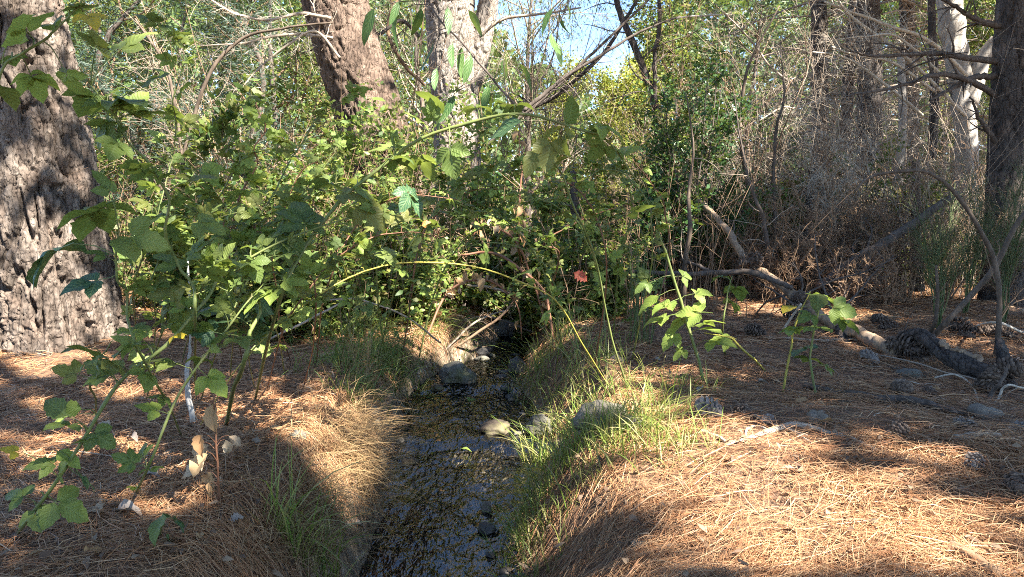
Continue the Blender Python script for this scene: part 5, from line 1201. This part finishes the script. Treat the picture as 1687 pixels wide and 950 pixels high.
for i, (px, py, w, mt, lab, d) in enumerate([
        (1167, 676, 44, 'cone_grey', 'big grey weathered cone beside the lush grass', None), (1221, 680, 30, 'cone', 'dark opened cone right of the big grey weathered one', None),
        (1264, 690, 22, 'cone_grey', 'small grey flattened cone near the pale buried stone', None), (1236, 430, 30, 'cone', 'dark cone sitting on the upper part of the leaning stem', 6.5),
        (1316, 492, 28, 'cone', 'dark cone lodged on the middle of the peeled stem', 5.75), (1302, 512, 26, 'cone', 'dark cone hanging under the cone on the peeled stem', 5.7),
        (1450, 528, 26, 'cone', 'dark cone on the ground behind the peeled stem', None), (1464, 537, 26, 'cone', 'second dark cone touching the one behind the peeled stem', None),
        (1487, 569, 38, 'cone', 'large brown open cone on top of the log joint', 4.72), (1513, 578, 34, 'cone', 'shiny dark cone hanging beside the large open one', 4.6), (1516, 556, 22, 'cone', 'small cone behind the shiny dark cone', 4.8),
        (1432, 588, 28, 'cone_grey', 'cone half buried in needles in front of the peeled stem', None), (1244, 546, 28, 'cone', 'dark cone on shaded ground beside the grey twig', None),
        (1580, 540, 30, 'cone', 'dark cone in shade left of the bowed arch', None), (1617, 544, 26, 'cone', 'dark cone at the foot of the bowed arch', None), (1592, 553, 22, 'cone', 'small cone between the two near the bowed arch', None),
        (1655, 608, 42, 'cone', 'large dark cone on the far end of the rotten log', 3.9), (1632, 634, 40, 'cone', 'broad open cone leaning against the rotten log', 3.78), (1485, 640, 34, 'cone', 'dark cone in front of the rotten log', None),
        (1530, 646, 22, 'cone', 'small dark cone next to a dry pale leaf', None), (1474, 712, 36, 'cone', 'broken brown cone lying beyond the pale curved stick', None), (1590, 700, 28, 'cone_grey', 'pale grey cone beside the short grey log piece', None),
        (1676, 795, 46, 'cone', 'dark cone at the right edge in deep shade', None), (1604, 760, 30, 'cone_grey', 'flattened grey cone in the shaded needles on the right', None), (1676, 706, 26, 'cone_grey', 'grey cone at the right edge below the log', None),
        (1650, 548, 26, 'cone', 'dark cone right of the bowed arch', None)]):
    cone(px, py, w, mt, lab, 1000 + i, 0.0, d)

# ================================================================== bramble canes with their leaves
def leaflet(mb, base, ang, L, W, rg, droop=.12, serr=.10, fold=None, n=9, curl=.07):
    fold = rg.uniform(.02, .45) if fold is None else fold
    t = np.linspace(0, 1, n); w = W * .5 * np.sin(np.pi * np.clip(t, 0, 1)**.78)**.75; w[-1] = 0; w[0] = W * .03
    sg = 1 + serr * np.where(np.arange(n) % 2 == 0, 1, -1); sg[0] = sg[-1] = 1
    z = -droop * L * t**2 + curl * L * np.sin(t * 5 + rg.uniform(0, 6)) * .4
    ew = w * sg; a1 = curl * L * np.sin(t * 9 + rg.uniform(0, 6)); a2 = curl * L * np.sin(t * 9 + rg.uniform(0, 6))
    mid = np.stack([0 * t, t * L, z], -1); l = np.stack([-ew, t * L - .0 * L, z + fold * w + a1 * .5], -1); r_ = np.stack([ew, t * L, z + fold * w + a2 * .5], -1)
    hl = (mid + l) / 2 - [0, 0, .0] + np.stack([0 * t, 0 * t, fold * w * .12], -1); hr = (mid + r_) / 2 + np.stack([0 * t, 0 * t, fold * w * .12], -1)
    ca, sa = math.cos(ang), math.sin(ang)
    V = np.stack([l, hl, mid, hr, r_], 1).reshape(-1, 3); V = np.stack([V[:, 0] * ca + V[:, 1] * sa, -V[:, 0] * sa + V[:, 1] * ca, V[:, 2]], -1) + np.asarray(base)
    i = np.arange(n - 1)[:, None] * 5 + np.arange(4)[None]
    Q = np.stack([i, i + 1, i + 6, i + 5], -1).reshape(-1, 4)
    s = np.array([-1, -.5, 0, .5, 1.]); U = np.stack([np.repeat(t, 5), np.tile(s, n)], -1)
    mb.add(V, Q, U=U)
def leaf_mesh(kind, seed):
    rg = np.random.default_rng(seed); mb = MB(); j = lambda a: rg.normal(0, a)
    dr = rg.uniform(.05, .5)
    if kind == 'tri':
        leaflet(mb, (0, .36, 0), j(.12), .64, .44 + j(.03), rg, dr)
        leaflet(mb, (-.02, .30, 0), -1.15 + j(.15), .48, .33, rg, dr); leaflet(mb, (.02, .30, 0), 1.15 + j(.15), .48, .33, rg, dr); st = [(0, 0, 0), (0, .2, .01), (0, .40, 0)]
    elif kind == 'five':
        leaflet(mb, (0, .40, 0), j(.1), .60, .38, rg, dr)
        for a, q, l in ((-.95, .34, .50), (.95, .34, .50), (-1.9, .27, .38), (1.9, .27, .38)): leaflet(mb, (0, q, 0), a + j(.12), l, l * .62, rg, dr)
        st = [(0, 0, 0), (0, .2, .01), (0, .42, 0)]
    elif kind == 'one': leaflet(mb, (0, .12, 0), j(.1), .88, .6 + j(.05), rg, dr); st = [(0, 0, 0), (0, .08, .005), (0, .14, 0)]
    elif kind == 'lance': leaflet(mb, (0, .08, 0), 0, .92, .27 + j(.02), rg, dr, .03, .15, 9, .03); st = [(0, 0, 0), (0, .05, 0), (0, .10, 0)]
    elif kind == 'dry':
        leaflet(mb, (0, .1, 0), j(.2), .9, .5, rg, rg.uniform(.2, .6), .12, rg.uniform(.3, 1.1), 9, .16); st = [(0, 0, 0), (0, .06, 0), (0, .12, 0)]
    elif kind == 'oak':
        leaflet(mb, (0, .1, 0), 0, .9, .62, rg, .1, .30, .2, 11, .12); st = [(0, 0, 0), (0, .06, 0), (0, .12, 0)]
    V, Q, _ = tubes(np.array(st), np.array([.010, .009, .007]), 4); mb.add(V, Q, U=np.full((len(V), 2), [0.5, 0.0]))
    return mb.mesh('leaf_' + kind, M['leaf'])
LEAF = {k: [leaf_mesh(k, 90 + 13 * i + s) for s in range(6)] for i, k in enumerate(('tri', 'five', 'one', 'lance', 'dry', 'oak'))}
def put_leaf(root, kind, base, fwd, up, size, mat, rg, name='leaf'):
    me = LEAF[kind][rg.integers(6)]
    f = nrm(np.asarray(fwd)); s = nrm(np.cross(f, up)); u = np.cross(s, f)
    o = obj(name, me, root); o.matrix_local = Matrix(((s[0], f[0], u[0], base[0] - root.location[0]), (s[1], f[1], u[1], base[1] - root.location[1]), (s[2], f[2], u[2], base[2] - root.location[2]), (0, 0, 0, 1))) @ Matrix.Scale(size, 4)
    o.material_slots[0].link = 'OBJECT'; o.material_slots[0].material = M[mat]; return o
def cane(path, wpx, label, leaves=(), auto=0, mat='cane', leafm='leaf', seed=0, size=.11, auto_kind=('tri', 'five'), name='bramble', cat='bramble', group='bramble canes', a0=.15, tilt=.45, hang=0.0, ground=True, pale=0.12):
    """path: (px, py, d) from the foot upward; leaves: (px, py, size px, kind, material)"""
    rg = np.random.default_rng(seed); q = [P(*p) for p in path]
    if ground: q[0] = gp(path[0][0], path[0][1])
    C = spline(q, 40); kk = np.linspace(0, 1, 40)[:, None] * 9; C = C + 0.011 * np.linalg.norm(C[-1] - C[0]) * np.concatenate([vnoise(kk, seed * .7 + a, 0, seed) for a in (.3, .6, .9)], 1) * np.sin(np.linspace(0, np.pi, 40))[:, None]; w = (1 + .22 * (np.arange(40) % 5 == 2)) * np.interp(np.linspace(0, 1, 40), [0, .6, 1], [1, .85, .35]) * wpx * .38 * np.median(C[:, 1]) / F
    root = empty(name, C[0], label, cat, group)
    V, Q, T = tubes(C, w, 7, True); mb = MB().add(V, Q, T)
    Tn = nrm(np.gradient(C, axis=0))
    for k in range(2, 39, 2):                                  # prickles
        o = nrm(np.cross(Tn[k], rvec(1, rg)[0])); b = C[k] + o * w[k] * .8
        mb.add([b + Tn[k] * .002, b - Tn[k] * .002, b + np.cross(o, Tn[k]) * .0015, b + o * .006 - Tn[k] * .002], T=[[0, 1, 3], [1, 2, 3], [2, 0, 3]])
    jobs = []
    for lf in leaves:
        px, py, sp, kind, mt = lf[:5]
        u, v = proj(C); k = int(np.argmin((u - px)**2 + (v - py)**2)); c = P(px, py, C[k, 1] + (lf[5] if len(lf) > 5 else rg.normal(0, .06)))
        jobs.append((k, c, sp * c[1] / F, kind, mt))
    for a in range(auto):
        k = int(rg.uniform(a0, 1) * 39); s = size * rg.uniform(.6, 1.15) * (1 - .35 * k / 39)
        o = rvec(1, rg)[0] * np.array([1, 1, .5]) + Tn[k] * .5; c = C[k] + nrm(o) * s * .62 + np.array([0, 0, .02])
        m_ = leafm if rg.random() > pale else ['leaf_pale', 'leaf_olive', 'leaf_olive'][rg.integers(3)]
        jobs.append((k, c, s, auto_kind[rg.integers(len(auto_kind))], m_))
    for k, c, s, kind, mt in jobs:
        f = c - C[k]; n = np.linalg.norm(f)
        if n < s * .3: f = np.array([rg.normal() * .8, rg.normal() * .5 - .3, .05]); n = np.linalg.norm(f)
        f = nrm(f / n + np.array([0, 0, -hang - rg.uniform(.0, .35)])); b = c - f * s * .5
        up = nrm(np.array([0, -.25, 1.0]) + rg.normal(size=3) * tilt)
        put_leaf(root, kind, b, f, up, s, mt, rg)
        mid = (C[k] + b) / 2 + [0, 0, .008]; V, Q, _ = tubes(spline([C[k], mid, b + f * s * .04], 5), np.linspace(.0018, .0011, 5), 5); mb.add(V, Q)
    part('cane', mb, M[mat], root); return root
L_, LP, LO, LD, LY = 'leaf', 'leaf_pale', 'leaf_olive', 'leaf_dark', 'leaf_yellow'
cane([(25, 885, 1.9), (75, 815, 1.9), (130, 738, 1.9), (200, 636, 1.95), (268, 566, 2.0), (340, 492, 2.1), (372, 458, 2.15), (440, 410, 2.2), (545, 368, 2.3), (640, 345, 2.4)], 8,
     'long green bramble cane rising from the bottom left corner to the right', [
        (92, 672, 60, 'one', L_), (122, 672, 44, 'one', L_), (75, 762, 62, 'tri', L_), (112, 748, 50, 'one', LP), (108, 836, 95, 'tri', L_), (20, 742, 40, 'tri', LY), (105, 700, 70, 'tri', L_), (30, 815, 60, 'tri', L_),
        (150, 575, 60, 'one', LO), (170, 610, 80, 'tri', L_), (235, 565, 55, 'one', L_), (215, 545, 60, 'tri', LP), (300, 500, 60, 'tri', LP), (297, 503, 34, 'tri', LY), (292, 552, 36, 'tri', LY),
        (395, 432, 80, 'tri', L_), (365, 420, 70, 'tri', L_), (470, 395, 110, 'tri', L_), (500, 355, 100, 'five', L_), (420, 440, 60, 'tri', L_), (560, 350, 80, 'tri', L_), (610, 330, 70, 'tri', L_), (60, 850, 70, 'tri', L_), (140, 790, 60, 'tri', LD), (165, 720, 66, 'tri', L_), (185, 600, 60, 'tri', LO), (240, 620, 66, 'tri', L_), (330, 540, 60, 'tri', L_)], 10, seed=1)
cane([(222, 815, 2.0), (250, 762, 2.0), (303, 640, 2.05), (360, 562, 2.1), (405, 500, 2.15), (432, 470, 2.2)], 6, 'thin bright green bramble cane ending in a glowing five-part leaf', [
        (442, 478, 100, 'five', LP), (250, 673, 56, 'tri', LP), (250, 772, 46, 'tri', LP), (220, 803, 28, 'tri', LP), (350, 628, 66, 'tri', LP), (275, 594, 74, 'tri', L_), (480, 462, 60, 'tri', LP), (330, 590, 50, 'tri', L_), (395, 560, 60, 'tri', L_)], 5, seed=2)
cane([(1022, 655, 4.0), (1000, 628, 3.95), (965, 570, 3.7), (930, 514, 3.5), (880, 474, 3.35), (790, 440, 3.2), (680, 434, 3.0), (565, 466, 2.8), (490, 506, 2.7), (400, 592, 2.6), (330, 700, 2.6)], 4,
     'long yellow-green cane arching over the stream from bank to bank', [(560, 430, 50, 'tri', L_), (640, 420, 60, 'tri', L_), (720, 400, 60, 'tri', L_), (420, 560, 60, 'tri', L_), (800, 420, 50, 'tri', LP), (860, 450, 50, 'tri', L_), (900, 520, 46, 'tri', LP)], 9, 'cane_yellow', seed=3, size=.10, a0=.3)
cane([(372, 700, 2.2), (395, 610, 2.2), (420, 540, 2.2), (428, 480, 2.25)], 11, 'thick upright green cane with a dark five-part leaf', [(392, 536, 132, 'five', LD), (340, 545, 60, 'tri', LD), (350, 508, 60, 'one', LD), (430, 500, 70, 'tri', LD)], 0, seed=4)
cane([(-20, 250, 1.5), (0, 122, 1.5), (35, 90, 1.5), (80, 60, 1.5), (112, 30, 1.5), (150, -20, 1.5)], 6, 'bramble cane with glowing pale leaves in the top left corner', [
        (38, 44, 110, 'tri', LP, -.05), (80, 35, 70, 'one', L_), (55, 132, 84, 'five', LP), (115, 132, 60, 'tri', LP), (10, 150, 60, 'one', LO), (22, 95, 46, 'tri', L_), (150, 30, 60, 'tri', LY), (130, 10, 60, 'tri', LO)], 2, seed=5, ground=False, pale=.4)
cane([(322, 640, 2.1), (318, 540, 2.05), (310, 470, 2.0), (300, 410, 2.0), (290, 340, 1.95), (268, 292, 1.9), (232, 232, 1.85), (185, 178, 1.8), (150, 140, 1.8)], 7, 'tall bramble cane leaning left in front of the huge trunk', [
        (150, 165, 90, 'tri', L_), (205, 165, 110, 'five', L_), (240, 185, 80, 'tri', L_), (215, 70, 90, 'tri', L_), (255, 282, 44, 'tri', LP), (330, 288, 50, 'one', LO), (290, 330, 60, 'tri', L_), (160, 70, 70, 'tri', LO), (230, 280, 60, 'tri', L_), (190, 240, 70, 'tri', L_), (340, 370, 70, 'tri', L_), (262, 355, 60, 'tri', L_), (250, 130, 70, 'tri', L_), (120, 120, 60, 'tri', LO), (170, 210, 80, 'tri', L_), (350, 450, 70, 'tri', L_)], 12, seed=6)
cane([(300, 720, 1.9), (245, 600, 1.85), (215, 500, 1.8), (200, 430, 1.75), (186, 330, 1.7)], 6, 'dark bramble cane with big drooping leaves against the huge trunk', [
        (152, 352, 135, 'five', L_), (80, 420, 130, 'tri', LD), (142, 466, 84, 'tri', LD), (235, 392, 90, 'tri', L_), (200, 395, 60, 'one', L_)], 7, seed=7)
cane([(420, 660, 2.3), (455, 520, 2.3), (500, 405, 2.3), (560, 332, 2.35), (620, 282, 2.4), (700, 226, 2.4), (800, 196, 2.4), (880, 190, 2.4), (960, 214, 2.4), (1002, 238, 2.4), (1050, 300, 2.5)], 8,
     'long arching bramble cane spanning the middle under the drooping leaves', [
        (590, 292, 70, 'tri', L_), (640, 240, 76, 'tri', L_), (575, 320, 66, 'tri', LO), (660, 262, 70, 'tri', L_), (742, 258, 74, 'tri', L_), (700, 268, 70, 'tri', L_), (832, 205, 74, 'one', LD), (850, 175, 60, 'tri', L_), (945, 185, 64, 'one', L_),
        (930, 230, 60, 'tri', LO), (1000, 210, 70, 'tri', LP), (1030, 250, 70, 'tri', LP), (905, 248, 72, 'tri', LO), (780, 175, 66, 'tri', L_), (720, 165, 60, 'one', L_), (680, 330, 76, 'five', LD), (540, 300, 70, 'tri', L_), (610, 350, 70, 'tri', LO), (990, 245, 60, 'tri', L_)], 5, seed=8)
cane([(1036, 645, 3.7), (1000, 530, 3.5), (978, 425, 3.3), (935, 315, 3.1), (905, 262, 3.0), (880, 245, 3.0)], 5, 'straight brown-green cane standing right of the stream', [(908, 215, 56, 'one', LO), (925, 262, 50, 'one', LO), (880, 262, 56, 'one', LO), (1050, 345, 60, 'tri', L_)], 5, 'cane', seed=9)
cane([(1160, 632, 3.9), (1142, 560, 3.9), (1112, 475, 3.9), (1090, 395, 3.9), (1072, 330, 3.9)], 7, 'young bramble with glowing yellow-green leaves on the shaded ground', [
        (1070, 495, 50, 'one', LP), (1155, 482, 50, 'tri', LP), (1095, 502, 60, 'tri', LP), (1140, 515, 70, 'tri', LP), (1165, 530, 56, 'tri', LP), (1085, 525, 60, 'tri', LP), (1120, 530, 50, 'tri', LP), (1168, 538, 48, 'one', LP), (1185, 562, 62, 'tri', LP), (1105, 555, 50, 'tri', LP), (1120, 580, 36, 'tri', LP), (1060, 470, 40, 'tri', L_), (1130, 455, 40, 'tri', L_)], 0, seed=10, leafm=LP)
cane([(1262, 612, 3.8), (1235, 585, 3.8), (1205, 558, 3.8), (1160, 548, 3.85)], 5, 'thin cane bowing left from the shaded ground to the glowing leaves', [(1190, 558, 50, 'tri', LP)], 0, 'cane_yellow', seed=11)
cane([(1195, 585, 4.0), (1190, 540, 4.0), (1200, 480, 4.0), (1206, 455, 4.0)], 4, 'thin upright shoot with three-part leaves beside the glowing bramble', [(1215, 478, 52, 'tri', L_), (1210, 500, 46, 'tri', L_), (1185, 455, 36, 'tri', L_)], 0, seed=12)
cane([(1345, 655, 3.6), (1335, 590, 3.6), (1345, 530, 3.6), (1352, 495, 3.6)], 5, 'young leafy shoot glowing in front of the peeled stem', [
        (1365, 490, 56, 'tri', LP), (1350, 490, 50, 'one', LO), (1385, 510, 60, 'tri', LP), (1330, 520, 46, 'tri', L_), (1310, 540, 50, 'tri', LP), (1345, 540, 60, 'tri', LP), (1395, 530, 50, 'tri', L_), (1320, 575, 60, 'tri', LD), (1330, 590, 50, 'tri', LO), (1365, 605, 40, 'tri', L_), (1300, 505, 40, 'one', LY)], 0, seed=13)
cane([(1290, 645, 3.7), (1300, 590, 3.7), (1312, 530, 3.7), (1335, 480, 3.7)], 5, 'thin yellowish shoot standing beside the leafy glowing shoot', [(1300, 545, 40, 'tri', LP), (1340, 485, 40, 'one', LP)], 0, 'cane_yellow', seed=14)
cane([(1110, 655, 3.8), (1155, 640, 3.8), (1165, 630, 3.8)], 4, 'small bright seedling at the edge of the grass', [(1150, 635, 36, 'tri', LP), (1175, 640, 36, 'tri', LP), (1130, 645, 36, 'tri', LP)], 0, seed=15)
cane([(262, 885, 1.9), (266, 870, 1.9), (270, 858, 1.9)], 4, 'low bramble sprout with dark leaves on the bottom left bank', [(258, 862, 62, 'one', L_), (292, 857, 60, 'tri', LD), (285, 905, 74, 'tri', LD), (262, 893, 50, 'tri', LD)], 0, seed=16)
cane([(160, 700, 2.0), (152, 640, 2.0), (165, 600, 2.0), (185, 560, 2.0)], 5, 'short dull-leaved bramble shoot at the foot of the huge trunk', [(130, 570, 46, 'one', LO), (150, 592, 56, 'tri', L_), (115, 612, 56, 'tri', LO), (100, 690, 52, 'tri', LP), (160, 625, 50, 'tri', L_)], 0, seed=17)
for i, (p, n, lab, mt) in enumerate([
        ([(330, 660, 2.4), (360, 560, 2.4), (420, 450, 2.4), (480, 350, 2.5), (560, 240, 2.6)], 12, 'bramble cane slanting up through the leafy left middle', L_),
        ([(470, 620, 2.9), (440, 500, 2.8), (400, 400, 2.7), (350, 320, 2.6), (300, 260, 2.6)], 12, 'bramble cane leaning left over the leafy left bank', L_),
        ([(520, 600, 3.1), (540, 480, 3.0), (580, 380, 3.0), (660, 320, 3.0), (760, 330, 3.1)], 13, 'bramble cane bowing right toward the twig jam', L_),
        ([(260, 620, 2.4), (250, 520, 2.3), (260, 440, 2.2), (300, 380, 2.2), (390, 350, 2.2)], 11, 'bramble cane curling right beside the huge trunk', L_),
        ([(380, 620, 2.6), (390, 480, 2.6), (440, 380, 2.6), (540, 310, 2.7), (650, 300, 2.8)], 13, 'bramble cane arching low across the left middle', L_),
        ([(440, 640, 2.7), (480, 520, 2.7), (560, 420, 2.8), (650, 380, 2.9), (730, 390, 3.0)], 11, 'bramble cane with broad leaves nodding over the left bank', L_),
        ([(1010, 560, 5.0), (1020, 440, 4.6), (1040, 340, 4.4), (1010, 270, 4.2), (940, 240, 4.0)], 12, 'bramble cane curving left above the reed stems', L_),
        ([(930, 590, 5.0), (905, 480, 4.8), (870, 400, 4.6), (810, 350, 4.4), (750, 360, 4.2)], 12, 'bramble cane nodding left over the twig jam', LP),
        ([(880, 560, 5.6), (920, 430, 5.2), (900, 400, 5.0), (960, 360, 5.0), (1060, 330, 5.0)], 10, 'bramble cane with sunlit leaves near the red leaf', LP),
        ([(340, 600, 3.4), (380, 440, 3.4), (460, 300, 3.4), (520, 200, 3.4), (600, 150, 3.4)], 13, 'tall bramble cane reaching toward the leaning brown trunk', LP),
        ([(220, 600, 2.6), (235, 450, 2.5), (290, 250, 2.4), (300, 120, 2.3), (260, 30, 2.2)], 12, 'tall bramble cane climbing to the top left', L_),
        ([(400, 600, 3.0), (370, 430, 2.9), (400, 300, 2.8), (440, 220, 2.8), (420, 170, 2.8)], 11, 'upright bramble cane with pale leaves in the left middle', LP),
        ([(690, 590, 5.4), (720, 470, 5.2), (770, 390, 5.0), (840, 370, 4.9), (900, 400, 4.9)], 16, 'bramble cane arching right over the twig jam', LP),
        ([(960, 600, 5.2), (930, 500, 5.0), (880, 420, 4.9), (800, 400, 4.8), (720, 430, 4.8)], 16, 'bramble cane arching left over the twig jam', L_),
        ([(660, 600, 4.8), (680, 480, 4.6), (700, 380, 4.5), (760, 320, 4.4), (830, 310, 4.4)], 14, 'bramble cane rising from the left grass and bending right', LP),
        ([(1000, 590, 5.0), (990, 470, 4.8), (960, 380, 4.6), (900, 330, 4.5), (850, 340, 4.5)], 14, 'bramble cane rising from the right grass and bending left', L_),
        ([(560, 600, 3.8), (590, 460, 3.7), (640, 380, 3.6), (700, 350, 3.6), (780, 380, 3.6)], 14, 'bramble cane nodding right beyond the yellow cane', LP),
        ([(480, 600, 3.2), (450, 470, 3.1), (460, 360, 3.0), (500, 280, 3.0), (560, 250, 3.0)], 14, 'bramble cane with pale leaves standing in the left middle', LP),
        ([(300, 600, 3.0), (330, 450, 2.9), (350, 330, 2.8), (400, 260, 2.8), (480, 240, 2.8)], 14, 'bramble cane bending right behind the thick upright cane', LP),
        ([(420, 640, 2.4), (400, 540, 2.35), (360, 460, 2.3), (300, 420, 2.2), (230, 400, 2.1)], 14, 'bramble cane bowing left below the tall leaning cane', L_),
        ([(500, 640, 2.6), (520, 520, 2.55), (500, 440, 2.5), (440, 390, 2.5), (360, 370, 2.5)], 14, 'bramble cane curling left above the dark five-part leaf', LP),
        ([(240, 660, 2.2), (270, 560, 2.2), (330, 480, 2.2), (420, 430, 2.2), (500, 420, 2.2)], 12, 'bramble cane leaning right in front of the whitish stick', L_),
        ([(620, 600, 3.6), (660, 450, 3.5), (720, 340, 3.4), (800, 280, 3.4), (890, 290, 3.4)], 16, 'bramble cane bending right high over the middle of the stream', L_),
        ([(980, 600, 4.2), (1000, 450, 4.0), (980, 350, 3.9), (920, 300, 3.9), (850, 330, 3.9)], 16, 'bramble cane bending left high over the far stream', LP),
        ([(1040, 600, 4.0), (1075, 420, 3.9), (1060, 320, 3.8), (1000, 280, 3.8), (940, 310, 3.8)], 14, 'bramble cane drooping left beside the straight brown-green cane', L_),
        ([(640, 610, 4.2), (620, 470, 4.0), (650, 370, 4.0), (730, 330, 4.0), (800, 360, 4.0)], 16, 'bramble cane drooping right above the left grass', L_),
        ([(1060, 560, 5.4), (1100, 430, 5.2), (1090, 330, 5.0), (1040, 260, 4.8)], 9, 'bramble cane rising behind the glowing bramble', L_)]):
    cane(p, 3.6, lab, (), n + 22, ['cane', 'cane_red'][i % 3 == 2], mt, 40 + i, .105, a0=.15, pale=.5)  # large share of paler leaf colours puts a backlit look into the leaves
# drooping willow-like branch at the top
cane([(862, 188, 2.6), (820, 140, 2.6), (770, 80, 2.6), (715, 18, 2.6), (690, -40, 2.6)], 5, 'thin dark stem hung with long drooping pointed leaves', [
        (605, 40, 62, 'lance', 'willow_leaf'), (645, 45, 60, 'lance', 'willow_leaf'), (690, 38, 56, 'lance', 'willow_leaf'), (678, 100, 54, 'lance', 'willow_leaf'), (708, 95, 56, 'lance', 'willow_leaf'), (742, 92, 50, 'lance', 'willow_leaf'), (757, 100, 50, 'lance', 'willow_leaf'), (785, 35, 52, 'lance', 'willow_leaf'),
        (715, 130, 44, 'lance', 'willow_leaf'), (720, 190, 56, 'lance', 'willow_leaf'), (740, 180, 56, 'lance', 'willow_leaf'), (772, 110, 52, 'lance', 'willow_leaf'), (800, 160, 50, 'lance', 'willow_leaf'), (838, 110, 50, 'lance', 'willow_leaf'), (870, 125, 56, 'lance', 'willow_leaf'), (740, 30, 50, 'lance', 'willow_leaf'), (650, 20, 44, 'lance', 'willow_leaf')],
     6, 'twig_dark', 'willow_leaf', 70, .12, ('lance',), 'drooping_branch', 'branch', None, hang=1.6, tilt=.9, ground=False)
cane([(945, -30, 2.8), (930, 20, 2.8), (905, 60, 2.8), (880, 90, 2.8)], 3, 'short leafy spray hanging against the patch of sky', [(900, 30, 52, 'lance', 'willow_leaf'), (925, 45, 50, 'lance', 'willow_leaf'), (912, 75, 54, 'lance', 'willow_leaf'), (940, 30, 56, 'lance', 'willow_leaf'), (920, 85, 46, 'lance', 'willow_leaf')], 0, 'twig_dark', 'willow_leaf', 71, .12, ('lance',), 'drooping_branch', 'branch', None, hang=1.4, tilt=.9, ground=False)
# single coloured leaves caught on the canes
def lone(px, py, d, s, kind, mat, label, fwd, up, seed, cat='leaf', name='leaf_blade'):
    c = P(px, py, d); rg = np.random.default_rng(seed); root = empty(name, c, label, cat); put_leaf(root, kind, c - nrm(np.array(fwd, float)) * s * .5, fwd, up, s, mat, rg, 'blade'); return root
lone(956, 455, 3.4, .085, 'oak', 'leaf_red', 'bright red leaf caught on a thin cane', (.9, 0, -.5), (0, -.9, .5), 1)
lone(703, 369, 3.0, .055, 'one', 'leaf_orange', 'orange-red leaf among the green bramble leaves', (.9, 0, .2), (0, -.8, .6), 2)
lone(768, 738, 3.9, .065, 'one', 'leaf_pale', 'single green leaf floating on the stream', (1, .2, 0), (0, 0, 1), 3)
lone(775, 657, 4.9, .09, 'tri', 'leaf_pale', 'pale green leaf lying on the wet stones upstream', (1, .1, 0), (0, -.2, 1), 4)
# dry stem with curled tan leaves on the left bank, dried bunch over the stream
cane([(362, 830, 2.2), (358, 760, 2.2), (354, 680, 2.2), (352, 630, 2.2)], 5, 'dead red-brown stem with curled tan leaves on the left bank', [
        (343, 685, 52, 'dry', 'leaf_dry'), (325, 745, 50, 'dry', 'leaf_dry'), (332, 765, 50, 'dry', 'leaf_dry'), (315, 775, 46, 'dry', 'leaf_dry'), (340, 790, 40, 'dry', 'leaf_dry'), (378, 735, 34, 'dry', 'leaf_dry'), (385, 728, 30, 'dry', 'leaf_dry'), (345, 805, 34, 'dry', 'leaf_dry'), (322, 730, 40, 'dry', 'leaf_dry')],
     0, 'cane_red', 'leaf_dry', 80, .08, ('dry',), 'dead_cane', 'dead cane', None, hang=1.3, tilt=.8)
for i, (p, n, lab) in enumerate([([(905, 560, 6.0), (880, 470, 6.0), (850, 400, 5.9), (800, 370, 5.8), (770, 400, 5.8)], 26, 'dead cane hung with dry tan leaves over the stream'),
                                 ([(700, 560, 5.8), (740, 480, 5.9), (800, 460, 6.0), (850, 500, 6.0), (860, 560, 6.0)], 24, 'dead bent cane with withered leaves low over the water'),
                                 ([(860, 520, 6.6), (858, 400, 6.6), (860, 300, 6.6), (855, 220, 6.6)], 22, 'upright dead stem clothed in dry brown leaves')]):
    cane(p, 5, lab, (), n, 'cane_red', 'leaf_dry', 82 + i, .13, ('dry',), 'dead_cane', 'dead cane', 'dead canes over the stream', .1, .8, 1.4, pale=0)
# pale lichened stick hanging on the left
wood('hanging_stick', 'stick', [(318, 695, 2.3), (312, 650, 2.3), (310, 605, 2.3), (314, 560, 2.3), (313, 480, 2.35), (310, 430, 2.4)], [9, 10, 7, 4, 3, 3], 'lichen', 'whitish flaking stick standing among the left brambles', 95, None, 8, 30, .2)

# ------------------------------------------------------------------ dead leaves lying on the ground
rng = np.random.default_rng(64)
spots = [(205, 862, 46), (160, 855, 34), (155, 925, 34), (95, 690, 34), (170, 712, 30), (455, 718, 30), (245, 800, 28), (60, 930, 26), (120, 770, 26), (420, 740, 24), (1540, 652, 28), (1360, 706, 24), (1150, 652, 18), (925, 738, 30), (960, 730, 30),
         (690, 652, 26), (715, 655, 22), (1400, 715, 16), (1255, 640, 18), (1500, 700, 20), (1620, 640, 18), (1080, 600, 16), (1180, 600, 16), (600, 858, 26), (590, 880, 24), (1320, 672, 20), (300, 660, 22), (390, 870, 24), (330, 900, 22), (45, 845, 24), (215, 735, 24), (270, 700, 20)]
for i, (px, py, s) in enumerate(spots):
    c = gp(px, py) + [0, 0, .035]; a = rng.uniform(0, 2 * np.pi); kind = 'oak' if i % 2 else 'dry'; mt = 'leaf_grey' if i % 3 == 0 else 'leaf_dry'
    sz = s * c[1] / F * 1.15; f = np.array([np.cos(a), np.sin(a), rng.normal() * .12]); me = LEAF[kind][i % 6]
    o = obj('fallen_leaf', me); f = nrm(f); u0 = nrm(np.array([rng.normal() * .25, rng.normal() * .25 - .1, 1])); sdx = nrm(np.cross(f, u0)); u = np.cross(sdx, f)
    b = c - f * sz * .5
    o.matrix_world = Matrix(((sdx[0], f[0], u[0], b[0]), (sdx[1], f[1], u[1], b[1]), (sdx[2], f[2], u[2], b[2]), (0, 0, 0, 1))) @ Matrix.Scale(sz, 4)
    o.material_slots[0].link = 'OBJECT'; o.material_slots[0].material = M[mt]
    tag(o, near_label(('lobed ' if kind == 'oak' else 'curled ') + ('grey' if mt == 'leaf_grey' else 'tan') + ' dead leaf', c), 'leaf', 'dead leaves on the ground')
